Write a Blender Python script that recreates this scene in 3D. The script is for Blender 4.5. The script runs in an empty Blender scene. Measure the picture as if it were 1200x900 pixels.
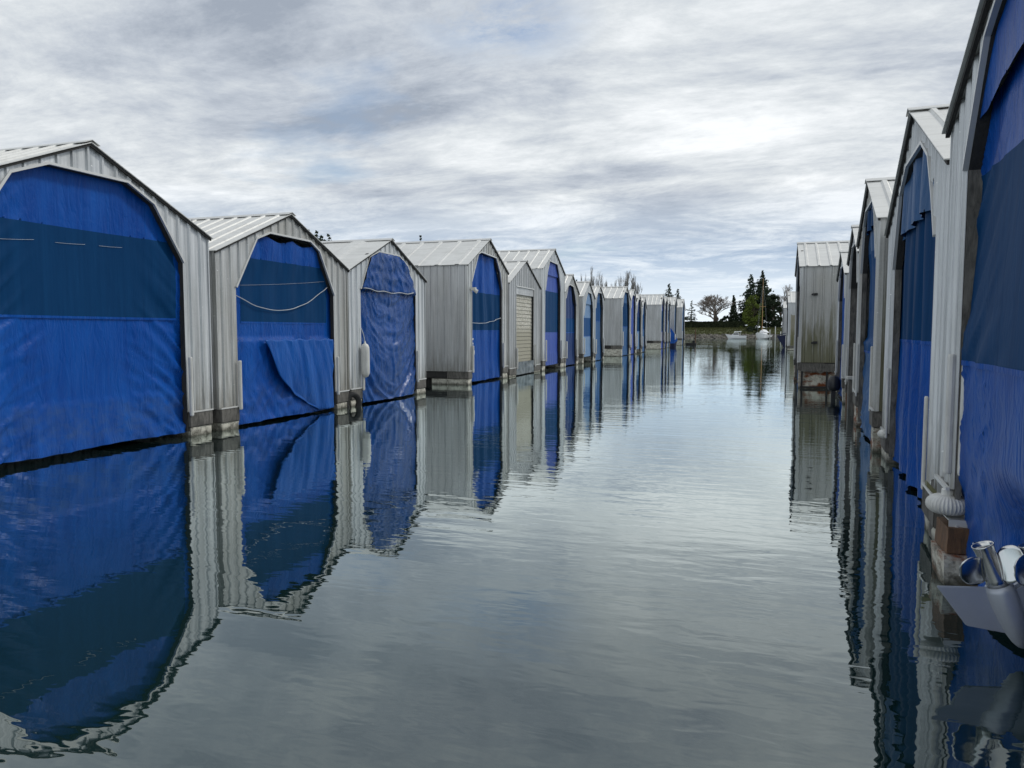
import bpy, bmesh, math, random
from mathutils import Vector, noise, Matrix
R = math.radians
rnd = random.Random(7)
scene = bpy.context.scene
C = scene.collection

# ------------------------------------------------------------------ helpers
class MB:
    def __init__(s): s.v = []; s.f = []
    def add(s, vs, fs):
        b = len(s.v); s.v += [tuple(p) for p in vs]; s.f += [tuple(b+i for i in f) for f in fs]
    def quad(s, a, b, c, d): s.add([a, b, c, d], [(0, 1, 2, 3)])
    def hexa(s, p):  # 8 corners, bottom 4 then top 4
        s.add(p, [(0, 3, 2, 1), (4, 5, 6, 7), (0, 1, 5, 4), (1, 2, 6, 5), (2, 3, 7, 6), (3, 0, 4, 7)])
    def box(s, x0, x1, y0, y1, z0, z1):
        s.hexa([(x0, y0, z0), (x1, y0, z0), (x1, y1, z0), (x0, y1, z0), (x0, y0, z1), (x1, y0, z1), (x1, y1, z1), (x0, y1, z1)])
    def tube(s, pts, rads, n=8, cap=True):
        pts = [Vector(p) for p in pts]
        if not hasattr(rads, '__len__'): rads = [rads]*len(pts)
        rings = []
        for i, p in enumerate(pts):
            t = (pts[min(i+1, len(pts)-1)] - pts[max(i-1, 0)]).normalized()
            a = t.cross(Vector((0, 0, 1)) if abs(t.z) < .9 else Vector((1, 0, 0))).normalized(); b = t.cross(a)
            rings.append([p + (a*math.cos(2*math.pi*k/n) + b*math.sin(2*math.pi*k/n))*rads[i] for k in range(n)])
        vs = [q for r in rings for q in r]; fs = []
        for i in range(len(pts)-1):
            for k in range(n):
                fs.append((i*n+k, i*n+(k+1) % n, (i+1)*n+(k+1) % n, (i+1)*n+k))
        if cap: fs += [tuple(range(n-1, -1, -1)), tuple((len(pts)-1)*n+k for k in range(n))]
        s.add(vs, fs)
    def lathe(s, prof, c, n=24, axis=Vector((0, 0, 1)), ribs=0, ribamp=0):
        axis = Vector(axis).normalized(); a = axis.orthogonal().normalized(); b = axis.cross(a); c = Vector(c)
        vs = []
        for (r, h) in prof:
            for k in range(n):
                th = 2*math.pi*k/n
                rr = r*(1 + ribamp*(abs(math.cos(th*ribs/2))**6 if ribs else 0))
                vs.append(c + axis*h + (a*math.cos(th)+b*math.sin(th))*rr)
        fs = []
        for i in range(len(prof)-1):
            for k in range(n): fs.append((i*n+k, i*n+(k+1) % n, (i+1)*n+(k+1) % n, (i+1)*n+k))
        fs += [tuple(range(n-1, -1, -1)), tuple((len(prof)-1)*n+k for k in range(n))]
        s.add(vs, fs)
    def build(s, name, mat, parent=None, smooth=False, bevel=0, solid=0):
        me = bpy.data.meshes.new(name); me.from_pydata(s.v, [], s.f); me.update()
        bm = bmesh.new(); bm.from_mesh(me); bmesh.ops.recalc_face_normals(bm, faces=bm.faces)
        if bevel: bmesh.ops.bevel(bm, geom=bm.edges[:], offset=bevel, segments=2, affect='EDGES', clamp_overlap=True)
        bm.to_mesh(me); bm.free()
        if smooth: me.polygons.foreach_set('use_smooth', [True]*len(me.polygons))
        o = bpy.data.objects.new(name, me); C.objects.link(o)
        if mat: me.materials.append(mat)
        if parent: o.parent = parent
        if solid:
            m = o.modifiers.new('s', 'SOLIDIFY'); m.thickness = solid; m.offset = 0
        return o

def tag(o, label=None, cat=None, group=None, kind=None):
    if label: o['label'] = label
    if cat: o['category'] = cat
    if group: o['group'] = group
    if kind: o['kind'] = kind
    return o
def thing(name, label, cat, loc=(0, 0, 0), rz=0, group=None):
    o = bpy.data.objects.new(name, None); C.objects.link(o); o.location = loc; o.rotation_euler = (0, 0, rz)
    o.empty_display_size = .3
    return tag(o, label, cat, group)

# ------------------------------------------------------------------ materials
def mat(name, base=(.5, .5, .5), rough=.6, metal=0., spec=.5, build=None):
    m = bpy.data.materials.new(name); m.use_nodes = True
    nt = m.node_tree; b = nt.nodes['Principled BSDF']
    b.inputs['Base Color'].default_value = (*base, 1); b.inputs['Roughness'].default_value = rough
    b.inputs['Metallic'].default_value = metal; b.inputs['Specular IOR Level'].default_value = spec
    if build: build(nt, b)
    return m
class N:
    def __init__(s, nt): s.nt = nt
    def n(s, t, **k):
        x = s.nt.nodes.new(t)
        for a, v in k.items():
            if a in ('i',):
                for q, w in v.items():
                    if isinstance(w, bpy.types.NodeSocket): s.nt.links.new(w, x.inputs[q])
                    else: x.inputs[q].default_value = w
            else: setattr(x, a, v)
        return x
    def coord(s, scale=(1, 1, 1), out='Object', loc=(0, 0, 0), rot=(0, 0, 0)):
        t = s.n('ShaderNodeTexCoord'); return s.n('ShaderNodeMapping', i={'Vector': t.outputs[out], 'Scale': scale, 'Location': loc, 'Rotation': rot}).outputs[0]
    def noise(s, vec, scale=1, detail=4, rough=.5, dist=0):
        return s.n('ShaderNodeTexNoise', i={'Vector': vec, 'Scale': scale, 'Detail': detail, 'Roughness': rough, 'Distortion': dist}).outputs[0]
    def ramp(s, fac, stops, interp='LINEAR'):
        r = s.n('ShaderNodeValToRGB', i={'Fac': fac}); cr = r.color_ramp; cr.interpolation = interp
        while len(cr.elements) < len(stops): cr.elements.new(.5)
        for e, (p, c) in zip(cr.elements, stops):
            e.position = p; e.color = (*c, 1) if hasattr(c, '__len__') else (c, c, c, 1)
        return r.outputs[0]
    def mix(s, f, a, b, mode='MIX'):
        x = s.n('ShaderNodeMix', data_type='RGBA', blend_type=mode)
        for k, v in ((0, f), (6, a), (7, b)):
            if isinstance(v, bpy.types.NodeSocket): s.nt.links.new(v, x.inputs[k])
            elif k == 0: x.inputs[0].default_value = v
            else: x.inputs[k].default_value = (*v, 1)
        return x.outputs[2]
    def math(s, op, a, b=0., c=0., clamp=False):
        x = s.n('ShaderNodeMath', operation=op, use_clamp=clamp)
        for k, v in enumerate((a, b, c)):
            if isinstance(v, bpy.types.NodeSocket): s.nt.links.new(v, x.inputs[k])
            else: x.inputs[k].default_value = v
        return x.outputs[0]
    def bump(s, h, strength=.3, dist=.02, normal=None):
        i = {'Height': h, 'Strength': strength, 'Distance': dist}
        if normal: i['Normal'] = normal
        return s.n('ShaderNodeBump', i=i).outputs[0]
    def link(s, a, b): s.nt.links.new(a, b)

def metal_fn(c1, c2, dirt=(.30, .29, .25), dirt_lo=.62, moss=None, hgrad=0):
    def fn(nt, b):
        k = N(nt)
        streak = k.ramp(k.noise(k.coord((9, 9, .22)), 1.6, 6, .68), [(.33, 0.), (.67, 1.)])
        spangle = k.noise(k.coord((1, 1, 1)), 26, 3, .6)
        big = k.noise(k.coord((1, 1, .35)), .9, 4, .6)
        col = k.mix(streak, c1, c2)
        col = k.mix(k.ramp(big, [(dirt_lo-.12, 0.), (dirt_lo+.12, .55)]), col, dirt)
        col = k.mix(k.math('MULTIPLY', k.ramp(spangle, [(.45, 0.), (.75, 1.)]), .16), col, (.75, .76, .77))
        zz = k.n('ShaderNodeSeparateXYZ', i={0: k.n('ShaderNodeTexCoord').outputs['Object']}).outputs[2]
        gr = k.ramp(k.math('ADD', k.math('MULTIPLY', zz, -.35), k.math('MULTIPLY', k.noise(k.coord((6, 6, .5)), 2.3, 5, .7), 1.1)), [(.12, 0.), (.45, .6)])
        col = k.mix(gr, col, (.17, .155, .12))
        sc = k.ramp(k.noise(k.coord((1, 1, 1.6)), 9, 2, .5), [(.735, 0.), (.76, .8)])
        col = k.mix(sc, col, (.85, .85, .83))
        if moss:
            z = k.n('ShaderNodeSeparateXYZ', i={0: k.n('ShaderNodeTexCoord').outputs['Object']}).outputs[2]
            ms = k.noise(k.coord((4.5, 4.5, .3)), 1.3, 5, .7)
            e = k.math('ADD', k.math('MULTIPLY', z, -.22), k.math('MULTIPLY', ms, 1.35))
            f = k.ramp(e, [(.03, 0.), (.32, 1.)])
            col = k.mix(k.math('MULTIPLY', f, moss), col, (.14, .135, .065))
        k.link(col, b.inputs['Base Color'])
        k.link(k.ramp(streak, [(0., .34), (1., .58)]), b.inputs['Roughness'])
        h = k.math('ADD', k.noise(k.coord((1, 1, .5)), 2.2, 2), k.math('MULTIPLY', spangle, .03))
        k.link(k.bump(h, .35, .02), b.inputs['Normal'])
    return fn
M = {}
M['metal'] = mat('aluminium_sheet', metal=.35, build=metal_fn((.39, .41, .42), (.76, .78, .79), dirt=(.28, .28, .26)))
M['metal_dull'] = mat('dull_aluminium_sheet', metal=.4, build=metal_fn((.36, .37, .38), (.62, .63, .63), dirt=(.28, .28, .27), dirt_lo=.54))
M['metal_warm'] = mat('warm_aluminium_sheet', metal=.35, build=metal_fn((.37, .38, .38), (.70, .71, .70), dirt=(.24, .22, .17), dirt_lo=.5))
M['metal_moss'] = mat('stained_aluminium_sheet', metal=.35, build=metal_fn((.32, .33, .33), (.56, .57, .56), dirt_lo=.5, moss=.85))
M['metal_old'] = mat('weathered_metal_panel', metal=.3, build=metal_fn((.30, .28, .22), (.38, .37, .32), dirt=(.16, .14, .08), dirt_lo=.45, moss=1.))
def roof_fn(nt, b):
    k = N(nt)
    a = k.noise(k.coord((.8, .8, .8)), 1.6, 6, .65); c = k.noise(k.coord((1, 8, 1)), 1.1, 4, .6)
    col = k.mix(a, (.55, .55, .53), (.80, .80, .77)); col = k.mix(k.ramp(c, [(.5, 0.), (.8, .5)]), col, (.40, .39, .36))
    k.link(col, b.inputs['Base Color']); k.link(k.bump(a, .2, .02), b.inputs['Normal'])
M['roof'] = mat('roof_sheet', rough=.5, metal=.25, build=roof_fn)
M['trim'] = mat('aluminium_trim', (.62, .62, .60), .45, .4)
M['steel'] = mat('polished_steel', (.62, .62, .61), .20, 1.)
def silver_fn(nt, b):
    k = N(nt); a = k.noise(k.coord(), 9, 5, .6)
    k.link(k.mix(a, (.38, .41, .46), (.48, .51, .56)), b.inputs['Base Color']); k.link(k.bump(k.noise(k.coord(), 220, 2), .06, .002), b.inputs['Normal'])
M['silver'] = mat('silver_paint', rough=.38, metal=.35, build=silver_fn)
def wood_fn(c1, c2):
    def fn(nt, b):
        k = N(nt); g = k.noise(k.coord((6, 6, 1.4)), 3, 6, .7, .6); s_ = k.noise(k.coord(), 2.2, 5, .6)
        col = k.mix(k.ramp(g, [(.3, 0.), (.7, 1.)]), c1, c2); col = k.mix(k.ramp(s_, [(.5, 0.), (.72, .8)]), col, (.03, .03, .028))
        k.link(col, b.inputs['Base Color']); k.link(k.bump(g, .6, .02), b.inputs['Normal'])
    return fn
M['wood'] = mat('weathered_dark_timber', rough=.85, build=wood_fn((.045, .043, .04), (.20, .19, .17)))
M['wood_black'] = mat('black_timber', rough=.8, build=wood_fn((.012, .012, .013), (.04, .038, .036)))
M['wood_brown'] = mat('wet_brown_timber', rough=.7, build=wood_fn((.05, .032, .02), (.20, .10, .045)))
def foam_fn(rust):
    def fn(nt, b):
        k = N(nt); a = k.noise(k.coord(), 7, 7, .7, .4); d = k.noise(k.coord((1, 1, 2)), 2.3, 5, .7)
        col = k.mix(k.ramp(a, [(.36, 0.), (.55, 1.)]), (.20, .19, .16), (.58, .56, .48))
        z = k.n('ShaderNodeSeparateXYZ', i={0: k.n('ShaderNodeTexCoord').outputs['Object']}).outputs[2]
        if rust: col = k.mix(k.ramp(d, [(.46, 0.), (.60, 1.)]), col, (.20, .055, .015))
        wet = k.ramp(k.math('ADD', k.math('MULTIPLY', z, 2.), k.math('MULTIPLY', a, .35)), [(.20, 1.), (.42, 0.)])
        col = k.mix(k.math('MULTIPLY', wet, .85), col, (.05, .05, .035))
        k.link(col, b.inputs['Base Color']); k.link(k.bump(a, .9, .05), b.inputs['Normal'])
    return fn
M['foam'] = mat('weathered_foam', rough=.9, build=foam_fn(False))
M['foam_rust'] = mat('rust_stained_foam', rough=.9, build=foam_fn(True))
def pvc_fn(nt, b):
    k = N(nt); a = k.noise(k.coord((3, 3, .6)), 4, 5, .7)
    k.link(k.mix(k.ramp(a, [(.35, 0.), (.75, .7)]), (.66, .66, .63), (.36, .35, .32)), b.inputs['Base Color'])
M['pvc'] = mat('white_plastic', rough=.45, build=pvc_fn)
M['rope'] = mat('white_rope', (.46, .49, .52), .85)
M['rubber'] = mat('black_rubber', (.02, .02, .02), .7)
M['black'] = mat('black_plastic', (.018, .018, .02), .4)
M['white'] = mat('white_gelcoat', (.78, .79, .80), .25)
M['glass'] = mat('dark_glass', (.02, .025, .03), .08)
M['navy'] = mat('navy_canvas', (.01, .016, .06), .7)
def tarp_fn(c, c2, fine=.5, sc=1., rough=.42, streaky=.5, spec=.16, stain=.25):
    def fn(nt, b):
        k = N(nt)
        a = k.noise(k.coord((1.5, 1.5, .7)), .9, 5, .6); st = k.noise(k.coord((5, 5, .22)), 2, 5, .65)
        col = k.mix(k.ramp(k.math('ADD', k.math('MULTIPLY', a, 1-streaky), k.math('MULTIPLY', st, streaky)), [(.38, 0.), (.68, 1.)]), c, c2)
        tz = k.n('ShaderNodeSeparateXYZ', i={0: k.n('ShaderNodeTexCoord').outputs['Object']}).outputs[2]
        band = k.ramp(tz, [(.10, .3), (.35, 1.), (.85, .8), (1., 0.)])
        sm = k.ramp(k.noise(k.coord((1.2, 1.2, 2.)), 2.4, 7, .72), [(.42, 0.), (.66, 1.)])
        col = k.mix(k.math('MULTIPLY', k.math('MULTIPLY', band, sm), stain), col, (.055, .10, .20))
        k.link(col, b.inputs['Base Color'])
        h1 = k.noise(k.coord((2.2, 2.2, .55)), 3.2*sc, 3, .5, .8); h2 = k.noise(k.coord((1, 1, 1)), 7*sc, 4, .6, 1.2)
        r1 = k.math('ABSOLUTE', k.math('SUBTRACT', h1, .5)); h = k.math('ADD', r1, k.math('MULTIPLY', h2, .22))
        nb = k.bump(h, fine, .06)
        weave = k.n('ShaderNodeTexWave', wave_type='BANDS', bands_direction='Z', i={'Vector': k.coord(), 'Scale': 60.}).outputs[1]
        k.link(k.bump(weave, .04, .001, nb), b.inputs['Normal'])
        b.inputs['Specular IOR Level'].default_value = spec
    return fn
B1, B2 = (.001, .050, .27), (.004, .088, .39)
M['tarp'] = mat('blue_tarpaulin', rough=.42, build=tarp_fn(B1, B2, .8, 1.1))
M['tarp_flap'] = mat('angle_lit_blue_tarpaulin', rough=.4, build=tarp_fn((.003, .066, .30), (.012, .11, .42), .7, 1.2))  # tarp blue lightened; light caught by the flap's angle is put into the colour
M['tarp_calm'] = mat('smooth_blue_tarpaulin', rough=.4, build=tarp_fn(B1, B2, .62, .8, stain=.5))
M['tarp_crumpled'] = mat('crumpled_blue_tarpaulin', rough=.26, build=tarp_fn((.0005, .040, .18), (.003, .075, .33), .6, 1.2, spec=.4))
M['tarp_faded'] = mat('faded_blue_tarpaulin', rough=.5, build=tarp_fn((.035, .075, .31), (.055, .105, .40), .3, .8))
M['tarp_light'] = mat('light_blue_tarpaulin', rough=.5, build=tarp_fn((.12, .22, .38), (.18, .28, .44), .25, .8))
M['tarp_steel'] = mat('steel_blue_tarpaulin', rough=.5, build=tarp_fn((.03, .095, .22), (.05, .125, .28), .4, .9))
M['tarp_dark'] = mat('dark_blue_tarpaulin', rough=.45, build=tarp_fn((.010, .032, .12), (.022, .055, .19), .4, 1.))
M['mesh'] = mat('dark_blue_mesh_cloth', rough=.62, build=tarp_fn((.001, .036, .115), (.003, .048, .145), .12, .9, streaky=.8, spec=.08))
M['mesh_mid'] = mat('mid_blue_mesh_cloth', rough=.6, build=tarp_fn((.006, .055, .17), (.010, .07, .21), .15, .9, streaky=.8, spec=.1))
def garage_fn(nt, b):
    k = N(nt); a = k.noise(k.coord((1, 6, 6)), 3.0, 6, .75); z = k.n('ShaderNodeSeparateXYZ', i={0: k.n('ShaderNodeTexCoord').outputs['Object']}).outputs[2]
    up = k.ramp(k.math('MULTIPLY', z, .25), [(.52, 0.), (.62, 1.)])
    f = k.math('MULTIPLY', k.ramp(a, [(.45, 0.), (.55, 1.)]), k.math('ADD', k.math('MULTIPLY', up, .7), .18))
    k.link(k.mix(f, (.27, .255, .19), (.62, .61, .56)), b.inputs['Base Color'])
M['garage'] = mat('peeling_beige_paint', rough=.7, build=garage_fn)
M['grey_tarp'] = mat('grey_plastic_sheet', rough=.3, build=tarp_fn((.09, .11, .12), (.30, .33, .34), 1., 2.))

# ------------------------------------------------------------------ boathouse builder
RIB = [(0., 0.), (.30, 0.), (.36, 1.), (.50, 1.), (.56, 0.)]
def rib_breaks(a, b, pitch, ph=0.):
    out = []; i = math.floor((a-ph)/pitch)-1
    while ph+i*pitch < b+pitch:
        for f, o in RIB:
            u = ph+(i+f)*pitch
            if a < u < b: out.append(u)
        i += 1
    return out
def rib_off(u, pitch, h, ph=0.):
    f = ((u-ph)/pitch) % 1.
    if f <= .30+1e-9: return 0.
    if f < .36: return h*(f-.30)/.06
    if f <= .50+1e-9: return h
    if f < .56: return h*(1-(f-.50)/.06)
    return 0.
def interp(poly, u):
    if u <= poly[0][0]: return poly[0][1]
    for (a, za), (b, zb) in zip(poly, poly[1:]):
        if a <= u <= b: return za+(zb-za)*(u-a)/max(b-a, 1e-9)
    return poly[-1][1]

def offset_poly(pts, d):
    out = []
    for i in range(len(pts)):
        ns = []
        for j in (i-1, i):
            if 0 <= j < len(pts)-1:
                t = Vector((pts[j+1][0]-pts[j][0], pts[j+1][1]-pts[j][1])).normalized(); ns.append(Vector((-t.y, t.x)))
        n = sum(ns, Vector((0, 0))).normalized(); n = n/max(.4, n.dot(ns[0]))
        out.append((pts[i][0]+n.x*d, pts[i][1]+n.y*d))
    return out

def boathouse(label, group, sgn, loc, k, W, eave, ridge, peak=None, L=11., opening=None, top='tarp', pitch=.30, cell=.08,
              zb=.50, panel=None, valance=None, style='loose', recess=.16, tmat='tarp', pmat='mesh', wall='metal', side_wall=None,
              rope=None, floats='foam', seed=0, guards=True, rip=.032, bottom=.06, extra=None, roofpitch=.38, vmat=None, trim_h=.038,
              dock_low=None, lowmat=None, lean=None, base_w=-.05, topcut=None, pier_float=True, frame_lo=.12, pipe_w=-.085, pipe_r=.042):
    rz = -math.atan(k) if k else 0.
    root = thing('boathouse', label, 'boathouse', loc, rz, group)
    P = lambda u, w, z: (sgn*w, u, z)
    peak = W/2 if peak is None else peak
    roofz = lambda u: eave+(ridge-eave)*(u/peak if u < peak else (W-u)/(W-peak))
    # ---- front wall with opening
    op = opening; u0, u1 = op[0][0], op[-1][0]
    br = sorted(set([0., W, peak]+rib_breaks(0, W, pitch, .05)+[p[0] for p in op]))
    mb = MB()
    for a, b in zip(br, br[1:]):
        if b-a < 1e-5: continue
        m = (a+b)/2; inside = u0 < m < u1
        la = interp(op, a) if inside else zb; lb = interp(op, b) if inside else zb
        oa, ob = rib_off(a, pitch, rip, .05), rib_off(b, pitch, rip, .05)
        mb.quad(P(a, -oa, la), P(b, -ob, lb), P(b, -ob, roofz(b)-.01), P(a, -oa, roofz(a)-.01))
    mb.build('front_wall', M[wall], root, solid=.006)
    # ---- side and rear walls
    for uu, s_ in ((0., -1), (W, 1)):
        mb = MB(); brs = sorted(set([.012, L]+rib_breaks(.012, L, pitch)))
        for a, b in zip(brs, brs[1:]):
            oa, ob = rib_off(a, pitch, rip)*s_, rib_off(b, pitch, rip)*s_
            mb.quad(P(uu+oa, a, zb-.02), P(uu+ob, b, zb-.02), P(uu+ob, b, eave-.005), P(uu+oa, a, eave-.005))
        mb.build('side_wall', M[side_wall or wall], root, solid=.006)
    mb = MB(); brs = sorted(set([.01, W-.01, peak]+rib_breaks(.01, W-.01, pitch)))
    for a, b in zip(brs, brs[1:]):
        oa, ob = rib_off(a, pitch, rip), rib_off(b, pitch, rip)
        mb.quad(P(a, L+.01+oa, zb), P(b, L+.01+ob, zb), P(b, L+.01+ob, roofz(b)-.01), P(a, L+.01+oa, roofz(a)-.01))
    mb.build('rear_wall', M[wall], root, solid=.006)
    for uu in (0., W):
        mb = MB(); q = 1 if uu else -1
        mb.box(*sorted((P(0, -.032, 0)[0], P(0, .05, 0)[0])), *sorted((uu+q*.004, uu+q*.030)), zb-.02, eave-.02)
        mb.build('corner_trim', M[wall], root)
    # ---- roof slopes
    oh, fo = .09, .10
    for side in (0, 1):
        mb = MB()
        du = peak if side == 0 else W-peak; nl = math.hypot(du, ridge-eave)
        nz, nu = du/nl, (ridge-eave)/nl*(-1 if side == 0 else 1)
        ue = -oh if side == 0 else W+oh; ze = eave-oh*(ridge-eave)/du
        brs = sorted(set([-fo, L+fo]+rib_breaks(-fo, L+fo, roofpitch)))
        rows = 5
        for a, b in zip(brs, brs[1:]):
            oa, ob = rib_off(a, roofpitch, .03)+.015, rib_off(b, roofpitch, .03)+.015
            for r_ in range(rows):
                t0, t1 = r_/rows, (r_+1)/rows
                def pt(t, w, o):
                    u = ue+(peak-ue)*t; z = ze+(ridge-ze)*t
                    wob = .012*noise.noise(Vector((u*.8, w*.7, seed)))
                    return P(u+nu*(o+wob), w, z+nz*(o+wob))
                mb.quad(pt(t0, a, oa), pt(t0, b, ob), pt(t1, b, ob), pt(t1, a, oa))
        mb.build('roof', M['roof'], root, solid=.014)
    mb = MB()
    rc = []
    for (du_, dz_) in ((-.16, -.16*(ridge-eave)/peak), (0, 0), (.16, -.16*(ridge-eave)/(W-peak))):
        rc.append((peak+du_, ridge+dz_+.062))
    for (a, za), (b, zb_) in zip(rc, rc[1:]):
        mb.hexa([P(a, -fo-.02, za-.012), P(b, -fo-.02, zb_-.012), P(b, L+fo, zb_-.012), P(a, L+fo, za-.012), P(a, -fo-.02, za), P(b, -fo-.02, zb_), P(b, L+fo, zb_), P(a, L+fo, za)])
    mb.build('ridge_cap', M['trim'], root)
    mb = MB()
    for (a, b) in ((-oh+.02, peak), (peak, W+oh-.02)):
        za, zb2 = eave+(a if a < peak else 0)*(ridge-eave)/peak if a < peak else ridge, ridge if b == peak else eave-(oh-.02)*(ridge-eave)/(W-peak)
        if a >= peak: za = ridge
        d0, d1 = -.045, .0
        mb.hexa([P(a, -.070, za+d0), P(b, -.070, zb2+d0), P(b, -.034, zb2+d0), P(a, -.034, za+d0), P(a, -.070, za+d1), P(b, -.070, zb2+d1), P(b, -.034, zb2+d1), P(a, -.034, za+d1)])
    mb.build('rake_shade_strip', M['wood_black'], root)  # black strip standing in for the shaded underside of the roof edge
    # ---- opening trim (light edge) and timber frame (dark reveal)
    line = [(u0, zb)]+list(op)+[(u1, zb)] if op[0][1] > zb else list(op)
    line = list(op)
    inn, out = offset_poly(line, -.005), offset_poly(line, trim_h)
    mb = MB()
    for i in range(len(line)-1):
        a, b, c, d = inn[i], inn[i+1], out[i+1], out[i]
        w0, w1 = -rip-.014, .004
        mb.hexa([P(a[0], w0, a[1]), P(b[0], w0, b[1]), P(b[0], w1, b[1]), P(a[0], w1, a[1]), P(d[0], w0, d[1]), P(c[0], w0, c[1]), P(c[0], w1, c[1]), P(d[0], w1, d[1])])
    mb.build('opening_trim', M['trim'], root)
    full = [(u0, frame_lo)]+list(op)+[(u1, frame_lo)]
    inn, out = offset_poly(full, -.012), offset_poly(full, .10)
    L_ = (lambda z: lean[0]*sstep(lean[1], lean[2], z)) if lean else (lambda z: 0.)
    w0, w1 = .008, max(.10, recess-.06) if recess > .06 else .05
    top_mb = MB(); nseg = len(full)-1
    for i in range(nseg):
        post = i in (0, nseg-1); mb = MB() if post else top_mb
        a, b, c, d = inn[i], inn[i+1], out[i+1], out[i]
        mb.hexa([P(a[0], w0, a[1]), P(b[0], w0, b[1]), P(b[0], w1+L_(b[1]), b[1]), P(a[0], w1+L_(a[1]), a[1]), P(d[0], w0, d[1]), P(c[0], w0, c[1]), P(c[0], w1+L_(b[1]), c[1]), P(d[0], w1+L_(a[1]), d[1])])
        if post: mb.build('jamb', M['wood_black' if sgn < 0 else 'wood'], root)
    top_mb.build('lintel_frame', M['wood_black'], root)
    # ---- base timbers, floats under piers and along sides
    jt = random.Random(seed+5)
    for (a, b) in ((0.0, u0-.02), (u1+.02, W)):
        if b-a < .1: continue
        mb = MB(); mb.box(*sorted((P(0, base_w, 0)[0], P(0, .9, 0)[0])), a+.01, b-.01, zb-.32, zb-.025)
        mb.build('base_timber', M['wood'], root, bevel=.012)
        mb = MB(); mb.box(*sorted((P(0, -.06, 0)[0], P(0, -.03, 0)[0])), a, b, zb-.02, zb+.012)
        mb.build('flashing', M['trim'], root)
        if pier_float: rough_block('float', M[floats], root, sgn, -.02, 1.6, a+.05, b-.03, -.35, zb-.33, jt, .03)
    for uu in (0.02, W-.14):
        mb = MB(); mb.box(*sorted((P(0, .92, 0)[0], P(0, L, 0)[0])), uu, uu+.12, zb-.30, zb-.03)
        mb.build('side_beam', M['wood_black'], root)
        if dock_low is None:
            mb = MB(); mb.box(*sorted((P(0, 1.7, 0)[0], P(0, L, 0)[0])), min(uu+.25, W-.9), min(uu+.25, W-.9)+.65, -.3, zb-.31)
            mb.build('float', M['wood_black'], root)
    if dock_low:
        nb = 4
        for uu in (0.02, W-.5):
            for i in range(nb):
                w0 = .05+i*(L-.1)/nb
                rough_block('float', M[dock_low], root, sgn, w0 if i else 1.62, w0+(L-.1)/nb-.05, uu+.02, uu+.48, -.35, zb-.33, jt, .02)
    # ---- guard pipes
    if guards:
        for uu in (u0-.035, u1+.035):
            mb = MB(); z0, z1 = zb-.08, zb+1.05+jt.uniform(-.1, .15)
            mb.tube([P(uu, pipe_w, z0), P(uu, pipe_w, z0+.02), P(uu, pipe_w, z1-.02), P(uu, pipe_w, z1)], [pipe_r*.7, pipe_r, pipe_r, pipe_r*.7], 10)
            mb.build('guard_pipe', M['pvc'], root, smooth=False)
    # ---- closure
    if top == 'tarp':
        curtain(root, P, op, recess, cell, bottom, panel, valance, style, tmat, pmat, rope, seed, vmat, lowmat, lean, topcut)
    if extra: extra(root, P)
    return root

def rough_block(name, m, parent, sgn, w0, w1, u0, u1, z0, z1, jt, amp):
    mb = MB(); nx, ny, nz = 6, max(2, int((u1-u0)/.12)), 5
    def f(i, j, k):
        w = w0+(w1-w0)*i/nx; u = u0+(u1-u0)*j/ny; z = z0+(z1-z0)*k/nz
        v = Vector((w*4, u*4, z*5)); n = noise.noise_vector(v+Vector((jt.random()*0, u0*3, 0)))
        return (sgn*(w+n.x*amp), u+n.y*amp, min(z+n.z*amp*.6, z1-.002))
    for i in range(nx):
        for j in range(ny):
            for k in (0, nz): mb.quad(f(i, j, k), f(i+1, j, k), f(i+1, j+1, k), f(i, j+1, k))
    for i in range(nx):
        for k in range(nz):
            for j in (0, ny): mb.quad(f(i, j, k), f(i+1, j, k), f(i+1, j, k+1), f(i, j, k+1))
    for j in range(ny):
        for k in range(nz):
            for i in (0, nx): mb.quad(f(i, j, k), f(i, j+1, k), f(i, j+1, k+1), f(i, j, k+1))
    return mb.build(name, m, parent)

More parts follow.
